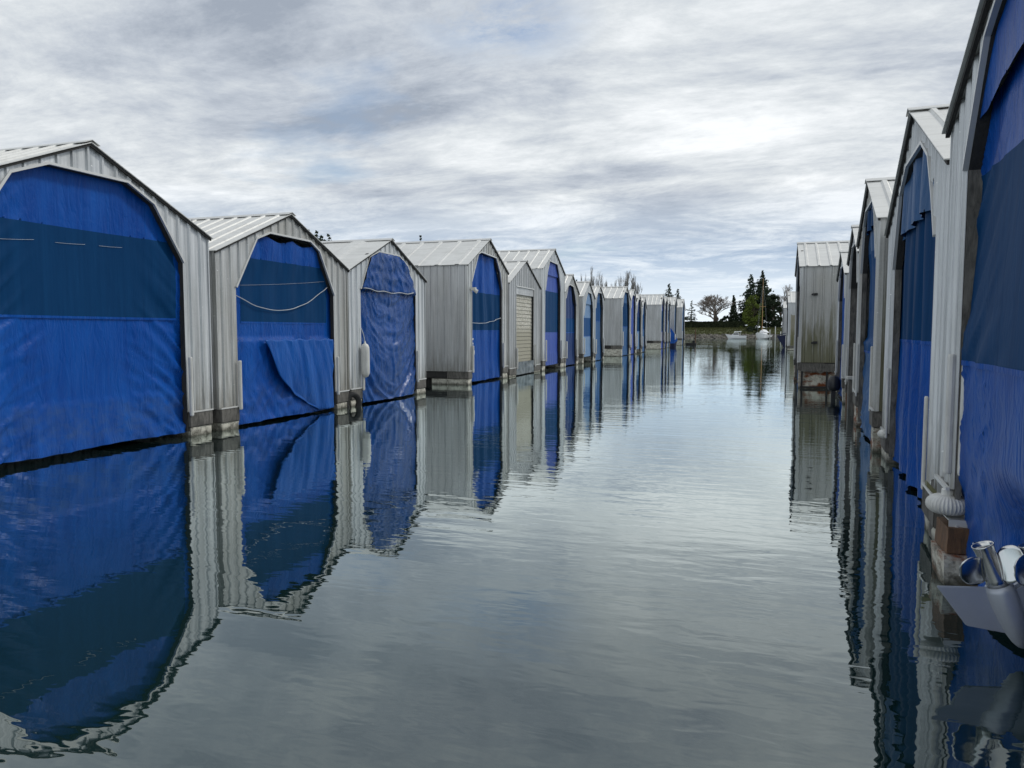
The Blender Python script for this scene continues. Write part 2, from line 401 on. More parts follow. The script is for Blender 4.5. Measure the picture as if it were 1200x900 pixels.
def nz(*a): return noise.noise(Vector(a))
def ridgen(*a): return 1-abs(noise.noise(Vector(a)))*2
def sstep(a, b, x):
    t = max(0., min(1., (x-a)/(b-a))); return t*t*(3-2*t)
def fold_disp(style, u, z, W0, W1, ztop, seed):
    s = seed*3.7; c = (W0+W1)/2; hw = (W1-W0)/2; x = (u-c)/hw
    d = 0.
    if style == 'taut':
        d += .05*nz(u*.45+s, z*.35, s)+.012*nz(u*2.6+s, z*.45, 1)
        e = sstep(.35, 1., abs(x))
        d += .15*e*max(0, ridgen((u+z*1.0*(1 if x > 0 else -1))*2.3+s, z*.3, 4)-.5)+.05*sstep(.15, .6, abs(x))*max(0, ridgen((u*.6+z*1.3*(1 if x > 0 else -1))*3.1+s, u*.5, 6)-.45)*sstep(2.45, 2.2, z)          # diagonal pulls near the jambs
        lo = sstep(2.6, 1.9, z)*sstep(.2, .8, z)
        d += .055*lo*max(-.2, ridgen(u*1.1+z*.9*(1 if x > 0 else -1)+s, z*.7-u*.3, 9))*(.25+.75*e)
        top = sstep(3.7, 4.8, z)
        d += .03*top*ridgen(u*3.4+s, z*.3, 3)*(.4+.6*e)
        d += .02*sstep(1.02, .9, z)-.015*sstep(2.44, 2.40, z)
        d += .045*sstep(1.1, .1, z)*ridgen(u*1.3+s, z*1.5+u*.6, 7)
    elif style == 'gather':
        tp = sstep(3.3, 4.3, z)
        ph = u*7.3+1.2*nz(u*1.5, z*.4, s)
        d += .09*tp*abs(math.sin(ph*.5))**.7+.02*math.sin(ph)*(1-.5*tp)*sstep(2.2, 2.8, z)+.02*nz(u*3+s, z*.4, 2)
        # lower sheet: a second tarp laced at z=2, pulled down to the far corner
        lo = sstep(2.03, 1.98, z)
        q = u-W0-.9
        d += lo*.060*ridgen((q*1.1+(2.-z)*1.1)*1.6+s, (2.-z-q)*.35, 3)+.03*lo*ridgen(u*3.1+z*2.2, z*1.1+s, 7)
        d += .09*sstep(1.2, .1, z)*(1-abs(x))*.9
        d += .04*lo*sstep(1.2, .3, z)*ridgen(u*1.1, z*3.1+u*.6, 5+s)
    elif style == 'swag':
        if z > 3.42:
            d += .10+.06*ridgen(u*1.1-z*.9+s, z*1.4+u*.5, 2)+.04*ridgen(u*3.2+z*2, z*3.1, 8)
            d += .05*math.exp(-((x)/.06)**2)
        else:
            zz = z-.42*(x*hw)**2
            g = sstep(3.4, .5, z)
            d += (.03+.055*g)*ridgen(zz*1.9+.5*nz(u, z, s), x*.7, 3)+.032*ridgen(zz*4.2+.6*nz(u*2, z*2, s), x*1.2+s, 5)+.016*ridgen(zz*8, u*3+s, 2)
            d += .035*math.exp(-(x/.035)**2)*.6
            d += .12*g*(1-abs(x)**2)+.025*ridgen(u*2.4+s, z*.6, 4)
    elif style == 'vertical':
        ph = u*6.2+1.6*nz(u*.8, z*.35, s)+(z-2)*.35*nz(u*.5, 3, s)
        d += .045*math.sin(ph)+.02*math.sin(ph*2.3+z*.4)+.03*nz(u*1.2+s, z*.5, 2)
        d += .04*sstep(1.6, .2, z)*ridgen(u*1.1+z*.5, z*.6+s, 4)
    elif style == 'flat':
        d += .012*nz(u*1.2+s, z*.5, 2)+.006*math.sin(u*9)
        d += .03*sstep(1.05, .9, z)*abs(math.sin(u*6.5))
    return d

def curtain(root, P, op, rec, cell, bottom, panel, valance, style, tm, pm, rope, seed, vmat, lowmat, lean=None, topcut=None):
    u0, u1 = op[0][0], op[-1][0]; ztop = max(p[1] for p in op); mg = .07 if style != 'swag' else -.01
    opx = offset_poly([(u0, 0.)]+list(op)+[(u1, 0.)], mg)
    a0, a1 = opx[0][0], opx[-1][0]
    top0 = lambda u: interp(opx[1:-1], u)
    top = (lambda u: min(top0(u), topcut(u))) if topcut else top0
    base = rec
    amp = .4 if seed == 21 else 1.
    dent = (lambda u, z: .24*math.exp(-((u-3.65)/.5)**2)*sstep(1.3, .7, z)+.10*sstep(1.3, .4, z)) if seed == 21 else (lambda u, z: 0.)
    def disp(u, z): return amp*fold_disp(style, u, z, a0, a1, ztop, seed)-dent(u, z)-(lean[0]*sstep(lean[1], lean[2], z) if lean else 0)
    if callable(bottom): bot = bottom
    else: bot = lambda u: bottom+.03*nz(u*.7, seed, 0)+.012*nz(u*4, seed, 1)
    vf = (lambda u: valance[0]+(valance[1]-valance[0])*(u-a0)/(a1-a0)+valance[2]*4*((u-a0)/(a1-a0))*(1-(u-a0)/(a1-a0))) if valance else None
    def sheet(mb, ua, ub, lo, hi, off=0.):
        n = max(1, int(math.ceil((ub-ua)/cell)))
        for i in range(n):
            p, q = ua+(ub-ua)*i/n, ua+(ub-ua)*(i+1)/n
            zl = (lo(p), lo(q)); zh = (max(lo(p), min(hi(p), top(p))), max(lo(q), min(hi(q), top(q))))
            h = max(zh[0]-zl[0], zh[1]-zl[1])
            if h < 1e-3: continue
            m = max(1, int(math.ceil(h/(cell*1.15))))
            for j in range(m):
                def pt(u, s_, t): 
                    z = zl[s_]+(zh[s_]-zl[s_])*t
                    return P(u, base-off-disp(u, z), z)
                mb.quad(pt(p, 0, j/m), pt(q, 1, j/m), pt(q, 1, (j+1)/m), pt(p, 0, (j+1)/m))
    inf = lambda u: 99.
    cur = MB(); up = vf if vf else inf
    if panel and not lowmat and panel[0] <= a0+.01 and panel[1] >= a1-.01: lowmat = tm
    low = MB() if lowmat else cur
    if panel:
        pu0, pu1, pz0, pz1 = panel
        pu0 = max(pu0, a0); pu1 = min(pu1, a1)
        sheet(low, pu0, pu1, bot, lambda u: pz0)
        sheet(cur, pu0, pu1, lambda u: pz1, (lambda u: min(99., up(u)+.12)) if vf else inf)
        if pu0 > a0+.01: sheet(cur, a0, pu0, bot, inf)
        if pu1 < a1-.01: sheet(cur, pu1, a1, bot, inf)
    else:
        sheet(cur, a0, a1, bot, (lambda u: up(u)+.12) if vf else inf)
    cu = weld(cur.build('curtain', M[tm], root, smooth=True))
    if lowmat: weld(low.build('lower_curtain', M[lowmat], root, smooth=True))
    if panel:
        mb = MB(); sheet(mb, pu0, pu1, lambda u: pz0, lambda u: min(pz1, up(u)+.12) if vf else pz1, .004)
        w = weld(mb.build('mesh_window', M[pm], cu, smooth=True))
        mb = MB()
        for zz in (pz0,):
            n = int((pu1-pu0)/cell)+1
            for i in range(n):
                p, q = pu0+(pu1-pu0)*i/n, pu0+(pu1-pu0)*(i+1)/n
                if top(p) < zz+.05 or top(q) < zz+.05: continue
                mb.quad(P(p, base-.010-disp(p, zz), zz-.022), P(q, base-.010-disp(q, zz), zz-.022), P(q, base-.010-disp(q, zz), zz+.022), P(p, base-.010-disp(p, zz), zz+.022))
        mb.build('seam', M['tarp_faded' if tm in ('tarp_faded',) else 'tarp_calm'], cu, smooth=True)
    if vf:
        mb = MB(); sheet(mb, a0, a1, vf, inf, .075)
        weld(mb.build('valance', M[vmat or tm], root, smooth=True))
    if rope:
        for r_ in rope:
            (ra, za), (rb, zb2), sag, rr, off = r_
            pts = []
            for i in range(25):
                t = i/24; u = ra+(rb-ra)*t; z = za+(zb2-za)*t-sag*4*t*(1-t)
                pts.append(P(u, base-off-disp(u, z), z))
            mb = MB(); mb.tube(pts, rr, 6); mb.build('rope', M['rope'], root, smooth=True)
def weld(o):
    bm = bmesh.new(); bm.from_mesh(o.data); bmesh.ops.remove_doubles(bm, verts=bm.verts, dist=.0008)
    bmesh.ops.recalc_face_normals(bm, faces=bm.faces); bm.to_mesh(o.data); bm.free()
    o.data.polygons.foreach_set('use_smooth', [True]*len(o.data.polygons)); return o

def arch(W, eave, ridge, a=.13, f1=.80, f2=.90):
    """eight-sided opening typical of the row, for a house W wide"""
    zt = ridge-.48; m = W*a
    return [(m, eave-.75), (m+W*.09, eave+.02), (m+W*.20, zt), (W-m-W*.20, zt), (W-m-W*.09, eave+.02), (W-m, eave-.75)]

LG = 'metal boathouses moored in the left row'; RG = 'metal boathouses moored in the right row'
XF = -11.2
def Lh(y, *a, x=XF, **k): return boathouse(a[0], LG, -1, (x, y, 0), 0, *a[1:], **k)
# H1
Lh(7.35, 'nearest left boathouse, wide opening closed by a taut blue tarp with a dark mesh band', 5.8, 4.20, 5.47,
   opening=[(.71, 3.59), (1.43, 4.68), (2.1, 4.95), (3.72, 4.95), (4.35, 4.65), (5.09, 3.59)], cell=.045, panel=(.5, 4.97, 2.44, 3.98),
   style='taut', recess=.17, tmat='tarp_calm', seed=1, zb=.52, bottom=.10, roofpitch=.40,
   rope=[((.9, 3.62), (1.9, 3.70), .01, .003, .02), ((2.3, 3.70), (2.9, 3.73), .005, .003, .02), ((3.2, 3.74), (3.7, 3.76), .004, .003, .02)])
# H2
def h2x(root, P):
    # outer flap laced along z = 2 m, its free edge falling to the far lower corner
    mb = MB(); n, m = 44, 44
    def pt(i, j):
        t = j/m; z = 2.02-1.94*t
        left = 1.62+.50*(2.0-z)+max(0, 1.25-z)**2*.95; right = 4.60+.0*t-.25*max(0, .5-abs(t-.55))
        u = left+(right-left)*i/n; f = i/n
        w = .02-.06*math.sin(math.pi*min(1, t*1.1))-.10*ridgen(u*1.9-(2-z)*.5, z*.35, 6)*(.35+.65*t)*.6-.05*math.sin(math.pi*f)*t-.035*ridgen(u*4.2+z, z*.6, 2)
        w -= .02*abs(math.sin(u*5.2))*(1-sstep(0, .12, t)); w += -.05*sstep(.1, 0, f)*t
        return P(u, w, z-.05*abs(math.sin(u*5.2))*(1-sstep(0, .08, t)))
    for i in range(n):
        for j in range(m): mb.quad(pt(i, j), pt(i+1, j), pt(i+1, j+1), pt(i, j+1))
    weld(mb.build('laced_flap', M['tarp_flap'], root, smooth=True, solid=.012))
Lh(13.4, 'second left boathouse, blue tarp with gathered top, sagging white rope and loose lower sheet', 5.4, 3.95, 5.10,
   opening=[(.65, 3.18), (1.41, 4.35), (1.9, 4.54), (3.6, 4.53), (4.02, 4.32), (4.72, 3.18)], cell=.05, panel=(.95, 4.55, 2.40, 3.90),
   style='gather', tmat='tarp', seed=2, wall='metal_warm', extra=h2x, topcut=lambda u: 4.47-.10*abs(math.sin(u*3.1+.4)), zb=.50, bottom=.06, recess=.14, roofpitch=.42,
   rope=[((.67, 3.05), (4.5, 3.40), .50, .010, .06), ((.9, 3.25), (4.4, 3.55), .02, .003, .02)])
# H3
def h3x(root, P):
    mb = MB(); pts = []
    for i in range(25):
        t = i/24; pts.append(P(.72+(4.05-.72)*t, .10-.15-.09*math.sin(t*9)*0.15-.05, 3.47-.05*4*t*(1-t)+.02*math.sin(t*20)))
    mb.tube(pts, .014, 7); mb.build('rope', M['rope'], root, smooth=True)
Lh(18.9, 'third left boathouse, draped in one crumpled dark blue tarp tied round by a rope', 5.15, 3.97, 5.09,
   opening=[(.70, 3.44), (1.24, 4.43), (1.82, 4.64), (3.2, 4.63), (3.79, 4.36), (4.37, 3.44)], cell=.045, style='swag', tmat='tarp_crumpled',
   seed=3, zb=.52, bottom=.06, recess=.10, extra=h3x, roofpitch=2.4, trim_h=.03)
# H4
def h4x(root, P):
    mb = MB(); mb.box(*sorted((P(0, -.05, 0)[0], P(0, -.25, 0)[0])), .30, .44, 3.86, 3.98); mb.tube([P(.37, -.1, 3.92), P(.40, -.30, 3.80)], [.05, .09], 10)
    mb.build('floodlight', M['pvc'], root)
    # worn white print on the tarp
    mb = MB()
    for (a, b, c, d) in ((.62, .70, 1.62, 1.80), (.72, .86, 1.84, 1.90), (.76, .84, 1.64, 1.72), (.60, .98, 1.22, 1.26), (.60, .98, 1.36, 1.40), (.60, .65, 1.26, 1.36), (.72, .76, 1.26, 1.36), (.84, .98, 1.26, 1.36)):
        mb.box(*sorted((P(0, .055, 0)[0], P(0, .051, 0)[0])), a, b, c, d)
    mb.build('printed_mark', M['pvc'], root)
Lh(28.1, 'fourth left boathouse, broad ribbed side wall facing an open gap, floodlight by its tarp', 5.1, 4.90, 6.16,
   opening=[(.50, 4.22), (1.26, 5.41), (1.6, 5.52), (3.5, 5.45), (4.04, 4.83), (4.32, 4.08)], cell=.07, style='vertical', panel=(.3, 4.3, 2.22, 3.84),
   tmat='tarp', seed=4, wall='metal_warm', zb=.57, bottom=.08, side_wall='metal_dull', rope=[((.5, 2.56), (4.25, 2.8), .12, .013, .09)], extra=h4x, roofpitch=.9)
# H5
def h5x(root, P):
    u0, u1 = 1.13, 4.15
    mb = MB()
    mb.box(*sorted((P(0, .02, 0)[0], P(0, .12, 0)[0])), u0, u1, 4.0, 4.36); mb.build('door_header', M['metal_dull'], root)
    for i in range(18):
        z = .62+i*.188
        mb = MB() if i == 0 else mb
        mb.hexa([P(u0, .10, z), P(u1, .10, z), P(u1, .16, z), P(u0, .16, z), P(u0, .125, z+.18), P(u1, .125, z+.18), P(u1, .16, z+.18), P(u0, .16, z+.18)])
    mb.build('sectional_door', M['garage'], root)
    mb = MB(); n = 40; m = 8
    for i in range(n):
        for j in range(m):
            def pt(a, b):
                u = u0+(u1-u0)*a/n; z = .05+.63*b/m; return P(u, .05-.07*ridgen(u*1.7, z*3, 4)-.02, z)
            mb.quad(pt(i, j), pt(i+1, j), pt(i+1, j+1), pt(i, j+1))
    weld(mb.build('door_skirt', M['grey_tarp'], root, smooth=True))
Lh(33.4, 'small low left boathouse with a peeling beige sectional door instead of a tarp', 5.3, 4.50, 5.72,
   opening=[(1.13, 4.36), (1.131, 4.361), (4.149, 4.361), (4.15, 4.36)], cell=.1, top='door', extra=h5x, seed=5, zb=.42, wall='metal_dull', roofpitch=.7)
# H6
Lh(39.1, 'tall left boathouse just beyond the beige sectional door, two tone blue tarp under a valance', 4.9, 5.62, 6.86,
   opening=[(.66, 4.46), (1.0, 5.37), (1.5, 6.12), (3.2, 6.07), (3.64, 5.51), (4.0, 4.6)], cell=.1, style='flat', panel=(.3, 4.2, 2.11, 4.46),
   valance=(5.36, 5.34, 0), tmat='tarp_faded', seed=6, zb=.6, bottom=.25, roofpitch=.6)
# H7
Lh(44.1, 'left boathouse with a dark sheer curtain hanging in loose vertical folds below an empty arch', 3.7, 4.62, 5.73, peak=1.8,
   opening=[(.35, 4.2), (.85, 4.98), (1.25, 5.08), (2.2, 5.0), (2.75, 4.4), (3.05, 3.8)], cell=.09, style='vertical', panel=(.2, 3.2, 2.1, 3.0), tmat='tarp_dark', pmat='mesh_mid', seed=7, wall='metal_warm', zb=.6, roofpitch=.6)
# H8
Lh(49.0, 'left boathouse with pale sky blue tarp split by a mid blue band', 3.75, 4.55, 5.6,
   opening=[(.38, 3.24), (.85, 4.17), (1.5, 4.88), (2.6, 4.82), (3.1, 4.2), (3.35, 3.6)], cell=.1, style='flat', panel=(.2, 3.5, 1.85, 3.12),
   valance=(4.09, 4.05, 0), tmat='tarp_light', pmat='mesh_mid', seed=8, zb=.7, bottom=.42, side_wall='metal_dull', roofpitch=.6)
# H9
Lh(52.9, 'narrow left boathouse with plain dark blue curtain, between pale tarp and long bare side wall', 3.4, 4.6, 5.50,
   opening=arch(3.4, 4.6, 5.5, .10), cell=.1, style='vertical', panel=(.2, 3.2, 2.95, 4.3), tmat='tarp_steel', pmat='mesh_mid', seed=9, zb=.6, bottom=.04, roofpitch=.6)
# H10
Lh(64.1, 'left boathouse whose wide side wall rests on pale foam blocks beyond the first far gap', 4.5, 5.05, 6.12,
   opening=arch(4.5, 5.05, 6.12, .10), cell=.12, style='vertical', panel=(.2, 4.3, 2.6, 4.7), tmat='tarp_steel', pmat='mesh', seed=10, wall='metal_warm', zb=.98, side_wall='metal_dull', dock_low='foam', bottom=.05, roofpitch=.55)
Lh(68.8, 'far left boathouse with a lilac blue curtain hanging to the water', 3.3, 5.1, 6.05,
   opening=arch(3.3, 5.1, 6.05, .10), cell=.14, style='vertical', tmat='tarp_faded', seed=11, zb=.75, roofpitch=.55)
Lh(72.3, 'lower far left boathouse with curtain dark above and light blue below, after the lilac curtain', 3.4, 4.7, 5.8,
   opening=arch(3.4, 4.7, 5.8, .10), cell=.14, style='vertical', panel=(.2, 3.2, 2.2, 3.6), tmat='tarp_dark', lowmat='tarp_light', pmat='mesh', seed=12, wall='metal_warm', zb=.85, bottom=.4, side_wall='metal_dull', roofpitch=.55)
Lh(76.0, 'narrow far left boathouse with mesh over blue curtain, just before the second wide side wall', 3.0, 4.55, 5.7,
   opening=arch(3.0, 4.55, 5.7, .10), cell=.14, style='vertical', panel=(.2, 2.9, 2.4, 4.0), tmat='tarp_steel', pmat='mesh_mid', seed=13, zb=.7, roofpitch=.55)
Lh(91.6, 'far left boathouse with the second wide bare side wall raised on white foam', 3.4, 5.45, 6.7,
   opening=arch(3.4, 5.45, 6.7, .10), cell=.16, style='vertical', panel=(.2, 3.2, 2.2, 4.7), tmat='tarp_faded', pmat='mesh', seed=14, zb=1.05, side_wall='metal_dull', dock_low='foam', roofpitch=.5)
Lh(95.4, 'far left boathouse with dark curtain, squeezed against the second wide side wall', 2.9, 5.7, 6.5,
   opening=arch(2.9, 5.7, 6.5, .10), cell=.16, style='vertical', tmat='tarp_dark', seed=15, wall='metal_warm', zb=.9, roofpitch=.5)
Lh(98.6, 'far left boathouse with a light blue curtain spreading at its foot', 2.9, 5.6, 6.3,
   opening=arch(2.9, 5.6, 6.3, .10), cell=.16, style='vertical', panel=(.2, 2.7, 3.6, 5.0), tmat='tarp_light', pmat='mesh', seed=16, zb=.9, roofpitch=.5)
Lh(106.6, 'last but one left boathouse, grey side wall behind a bright blue boat cover', 3.4, 5.9, 7.0,
   opening=arch(3.4, 5.9, 7.0, .10), cell=.18, style='vertical', tmat='tarp_steel', seed=17, wall='metal_warm', zb=1.0, side_wall='metal_dull', roofpitch=.5)
Lh(118.0, 'last boathouse at the far end of the left row', 4.2, 5.9, 7.2,
   opening=arch(4.2, 5.9, 7.2, .10), cell=.18, style='vertical', tmat='tarp_steel', seed=18, zb=1.1, side_wall='metal_dull', dock_low='foam', roofpitch=.5)

# ---------------- right row
def Rh(x, y, k, *a, **kw):
    kw.setdefault('pipe_w', -.045); kw.setdefault('pipe_r', .022); return boathouse(a[0], RG, 1, (x, y, 0), k, *a[1:], **kw)
def r1x(root, P):
    for uu, w in ((5.36, -.05), (5.31, .05)):
        mb = MB(); mb.tube([P(uu, w, .95), P(uu, w, .97), P(uu, w, 1.98), P(uu, w, 2.0)], [.03, .036, .036, .03], 10); mb.build('guard_pipe', M['pvc'], root)
k1 = .06; s1 = math.cos(math.atan(k1))
W1 = 6.0
Rh(1.7-k1*W1*s1, 7.97-W1*s1, k1, 'nearest right boathouse, huge royal blue tarp with mesh band filling the picture edge', W1, 4.08, 5.22,
   opening=[(.68, 3.56), (1.30, 4.40), (2.1, 4.72), (3.9, 4.72), (4.66, 4.43), (5.32, 3.56)], cell=.045, style='taut', recess=.05, lean=(.07, 1.8, 3.9), base_w=.32, pier_float=False, frame_lo=.66, guards=False, extra=r1x,
   panel=(.8, 5.6, 1.93, 3.50), valance=(3.82, 3.82, .30), tmat='tarp_calm', seed=21, zb=.82, bottom=.12, rip=.026, roofpitch=.4, pitch=.26)
Rh(1.8, 8.45, .06, 'second right boathouse, blue valance over a curtain with soft vertical pleats', 6.05, 3.90, 5.16,
   opening=[(.88, 3.24), (1.19, 3.75), (1.60, 4.27), (2.25, 4.56), (3.78, 4.58), (4.5, 4.28), (5.13, 3.20)], cell=.05, style='vertical', recess=.13,
   panel=(.7, 5.3, 2.05, 3.9), valance=(3.60, 3.60, .12), vmat='tarp_steel', pmat='mesh', tmat='tarp', seed=22, zb=.50, bottom=.06, rip=.028, pitch=.28,
   roofpitch=.4)
Rh(2.05, 14.7, .045, 'third right boathouse, dull crinkled curtain light blue at the bottom, mossy side wall', 4.7, 4.22, 5.27,
   opening=[(.62, 3.55), (1.2, 4.45), (1.6, 4.76), (3.1, 4.76), (3.55, 4.5), (3.95, 3.5)], cell=.06, style='gather', recess=.16,
   panel=(.5, 4.1, 1.75, 3.9), valance=(4.32, 4.32, 0), tmat='tarp_steel', vmat='mesh', lowmat='tarp_steel', pmat='mesh_mid', seed=23, wall='metal_warm', zb=.78, side_wall='metal_moss', floats='foam_rust', roofpitch=.5)
Rh(2.33, 19.9, .045, 'fourth right boathouse, dark open arch and weathered grey boards at its foot', 3.7, 4.15, 4.95,
   opening=arch(3.7, 4.15, 4.95, .12), cell=.08, style='vertical', recess=.5, tmat='tarp_dark', seed=24, zb=.75, wall='metal_dull', floats='wood_brown', roofpitch=.5)
Rh(2.5, 24.3, .03, 'fifth right boathouse, small, blue curtain and white pipe, tucked beside the mossy side wall', 3.5, 3.95, 4.72,
   opening=arch(3.5, 3.95, 4.72, .12), cell=.1, style='vertical', tmat='tarp', seed=25, zb=.8, recess=.12, roofpitch=.5)
def r6x(root, P):
    mb = MB()
    for (w, z) in ((.42, 3.55), (.45, 1.72)):
        mb.box(*sorted((P(0, w, 0)[0], P(0, w+.16, 0)[0])), -.13, -.03, z, z+.09); mb.tube([P(-.1, w+.08, z+.05), P(-.22, w-.04, z+.03)], .04, 8)
    mb.build('wall_bracket', M['black'], root)
    for w in (.06, .95, 3.3):
        mb = MB(); mb.box(*sorted((P(0, w, 0)[0], P(0, w+.07, 0)[0])), -.10, -.03, -.4, .95); mb.build('float_strap', M['wood_black'], root)
    mb = MB(); mb.box(*sorted((P(0, .03, 0)[0], P(0, 9, 0)[0])), -.12, -.035, .66, .96); mb.build('fender_board', M['wood'], root)
    mb = MB(); mb.box(*sorted((P(0, .03, 0)[0], P(0, 9, 0)[0])), -.10, -.04, .03, .09); mb.build('float_strap', M['wood_black'], root)
Rh(1.55, 30.6, .01, 'right boathouse with a large moss stained side wall facing the camera on rusty floats', 5.0, 4.68, 5.80,
   opening=arch(5.0, 4.68, 5.8, .12), cell=.12, style='vertical', tmat='tarp_steel', seed=26, wall='metal_warm', zb=1.02, side_wall='metal_moss', floats='foam_rust', dock_low='foam_rust', extra=r6x, roofpitch=.42, pitch=.32)
def r7x(root, P):
    mb = MB(); brs = sorted(set([.25, 6]+rib_breaks(.25, 6, .35)))
    for a, b in zip(brs, brs[1:]): mb.hexa([P(-.05-rib_off(a, .35, .05), a, .55), P(-.05-rib_off(b, .35, .05), b, .55), P(-.03, b, .55), P(-.03, a, .55), P(-.05-rib_off(a, .35, .05), a, 4.0+.2*math.sin(a*9)), P(-.05-rib_off(b, .35, .05), b, 4.0+.2*math.sin(b*9)), P(-.03, b, 4.), P(-.03, a, 4.)])
    mb.build('stained_cladding', M['metal_old'], root)
Rh(3.28, 90.0, .0, 'farther right boathouse with brown stained cladding on the lower half of its side', 5.5, 5.44, 6.75,
   opening=arch(5.5, 5.44, 6.75, .12), cell=.2, style='vertical', tmat='tarp_dark', seed=27, zb=.55, side_wall='metal_dull', extra=r7x, roofpitch=.6)
Rh(3.40, 110.0, .0, 'farthest right boathouse, plain grey with a low pale roof', 5.5, 5.40, 6.35,
   opening=arch(5.5, 5.4, 6.35, .12), cell=.2, style='vertical', tmat='tarp_dark', seed=28, zb=.6, side_wall='metal_dull', wall='metal_dull', roofpitch=.6)

# ---------------- small things on the left row
t = thing('boat_fender', 'white cylindrical fender hanging at the corner of the crumpled dark tarp', 'boat fender', (XF+.16, 19.55, 0))
mb = MB(); mb.lathe([(.02, .82), (.09, .86), (.125, .95), (.13, 1.1), (.13, 1.6), (.125, 1.72), (.09, 1.80), (.03, 1.84), (.02, 1.9)], (0, 0, 0), 16); mb.build('fender_body', M['pvc'], t, smooth=True)
mb = MB(); mb.tube([(0, 0, 1.88), (-.05, 0, 2.1), (-.13, 0, 2.3)], .012, 6); mb.build('rope', M['rope'], t)
t = thing('tyre', 'black tyre wedged at the water between the second and third left boathouses', 'tyre', (XF+.10, 18.88, 0))
mb = MB(); pr = []
for i in range(28):
    th = 2*math.pi*i/28
    for j in range(10):
        ph = 2*math.pi*j/10; r_ = .25+.085*math.cos(ph); mb.v.append((r_*math.cos(th)*.5+.085*math.sin(ph)*.8, r_*math.cos(th)*.6, .12+r_*math.sin(th)))
for i in range(28):
    for j in range(10): mb.f.append((i*10+j, ((i+1) % 28)*10+j, ((i+1) % 28)*10+(j+1) % 10, i*10+(j+1) % 10))
mb.build('tyre_tread', M['rubber'], t, smooth=True)
# bright blue covered boat poking out beyond the far gap
t = thing('covered_boat', 'boat bow under bright blue peaked cover poking out near the left row end', 'boat', (XF-.2, 104.6, 0)); t.scale = (.55, 1, 1)
mb = MB()
ring = [(-2.6, .55, 1.2), (-2.6, -.55, 1.2), (-.2, -.75, .5), (.9, -.5, .5), (1.7, 0, .9), (.9, .5, .5), (-.2, .75, .5)]
mb.add([(x, y, z) for x, y, z in ring]+[(-2.4, 0, 5.0), (-.4, 0, 2.9), (.9, 0, 1.9)],
       [(0, 1, 7), (1, 2, 8, 7), (2, 3, 9, 8), (3, 4, 9), (4, 5, 9), (5, 6, 8, 9), (6, 0, 7, 8)])
mb.build('cover', M['tarp'], t)
mb = MB(); mb.add([(-2.6, .5, 1.2), (-2.6, -.5, 1.2), (-.2, -.7, .55), (.9, -.45, .55), (1.6, 0, .9), (.9, .45, .55), (-.2, .7, .55), (-2.6, .3, -.3), (-2.6, -.3, -.3), (-.2, -.4, -.3), (.8, -.15, -.3), (1.2, 0, -.2), (.8, .15, -.3), (-.2, .4, -.3)],
                  [(0, 1, 8, 7), (1, 2, 9, 8), (2, 3, 10, 9), (3, 4, 11, 10), (4, 5, 12, 11), (5, 6, 13, 12), (6, 0, 7, 13)]); mb.build('hull', M['navy'], t)
mb = MB(); mb.lathe([(.02, 1.0), (.14, 1.05), (.16, 1.4), (.12, 1.75), (.02, 1.8)], (1.2, -.6, 0), 12); o = mb.build('hull_fender', M['pvc'], t, smooth=True)

# ---------------- near right corner: dock roller, posts and timber float of R1/R2
def roller(label, loc, rr, m='pvc', h=.0, ribs=34):
    t = thing('dock_roller', label, 'dock wheel', loc, 0, 'dock corner rollers')
    mb = MB(); prof = []
    for i in range(13):
        a = -math.pi/2+math.pi*i/12; prof.append((rr*(.40+.60*math.cos(a)), .085*math.sin(a)*rr/.17))
    mb.lathe(prof, (0, 0, 0), ribs*6, ribs=ribs, ribamp=.05); mb.build('tyre_wheel', M[m], t, smooth=True)
    mb = MB(); mb.lathe([(.055, .07), (.055, .13), (.045, .14)], (0, 0, 0), 16); mb.build('hub_cap', M['pvc'], t, smooth=False)
    mb = MB(); mb.box(-.02, .20, -.15, .10, -.115, -.105); mb.box(-.02, .20, -.152, -.146, -.21, -.105)
    for x in (.04, .15): mb.tube([(x, -.146, -.165), (x, -.165, -.165)], .012, 8)
    mb.build('bracket', M['trim'], t)
    return t
roller('large white ribbed dock wheel on the near right timber corner', (1.64, 7.40, .665), .17)
roller('smaller grey dock wheel farther back on the low right float', (2.16, 14.0, .44), .16)
t = thing('corner_dock', 'brown timber dock corner crusted with white growth under the large ribbed wheel', 'dock', (0, 0, 0))
jt = random.Random(3)
rough_block('dock_timber', M['wood_brown'], t, 1, 1.60, 1.98, 7.20, 7.62, .27, .50, jt, .016)
rough_block('dock_float', M['foam_rust'], t, 1, 1.58, 2.0, 7.17, 7.64, -.4, .265, jt, .035)
mb = MB(); mb.box(1.80, 1.94, 8.5, 8.9, .0, .62); mb.build('dock_post', M['wood'], t, bevel=.01)
for (x, y) in ((1.72, 8.55), (1.80, 8.15)):
    mb = MB(); mb.hexa([(x-.03, y-.02, .60), (x+.13, y-.10, .42), (x+.13, y+.0, .42), (x-.03, y+.06, .60), (x-.03, y-.02, .66), (x+.13, y-.10, .48), (x+.13, y+.0, .48), (x-.03, y+.06, .66)])
    mb.build('mossy_board', M['metal_old'], t)
t = thing('corner_dock', 'small low dock corner with rusty foam beneath the grey wheel', 'dock', (2.1, 13.75, 0))
mb = MB(); mb.box(0, .5, 0, .45, .22, .33); mb.build('dock_timber', M['trim'], t, bevel=.01)
rough_block('dock_float', M['foam_rust'], t, 1, .03, .5, .02, .42, -.3, .20, jt, .02)
t = thing('corner_dock', 'wet orange brown timber block at the foot of the fourth right boathouse', 'dock', (2.28, 19.1, 0))
rough_block('dock_timber', M['wood_brown'], t, 1, 0, .5, 0, .6, -.2, .62, jt, .015)
t = thing('mooring_post', 'short pale capped post beside the orange timber block', 'post', (2.45, 22.6, 0))
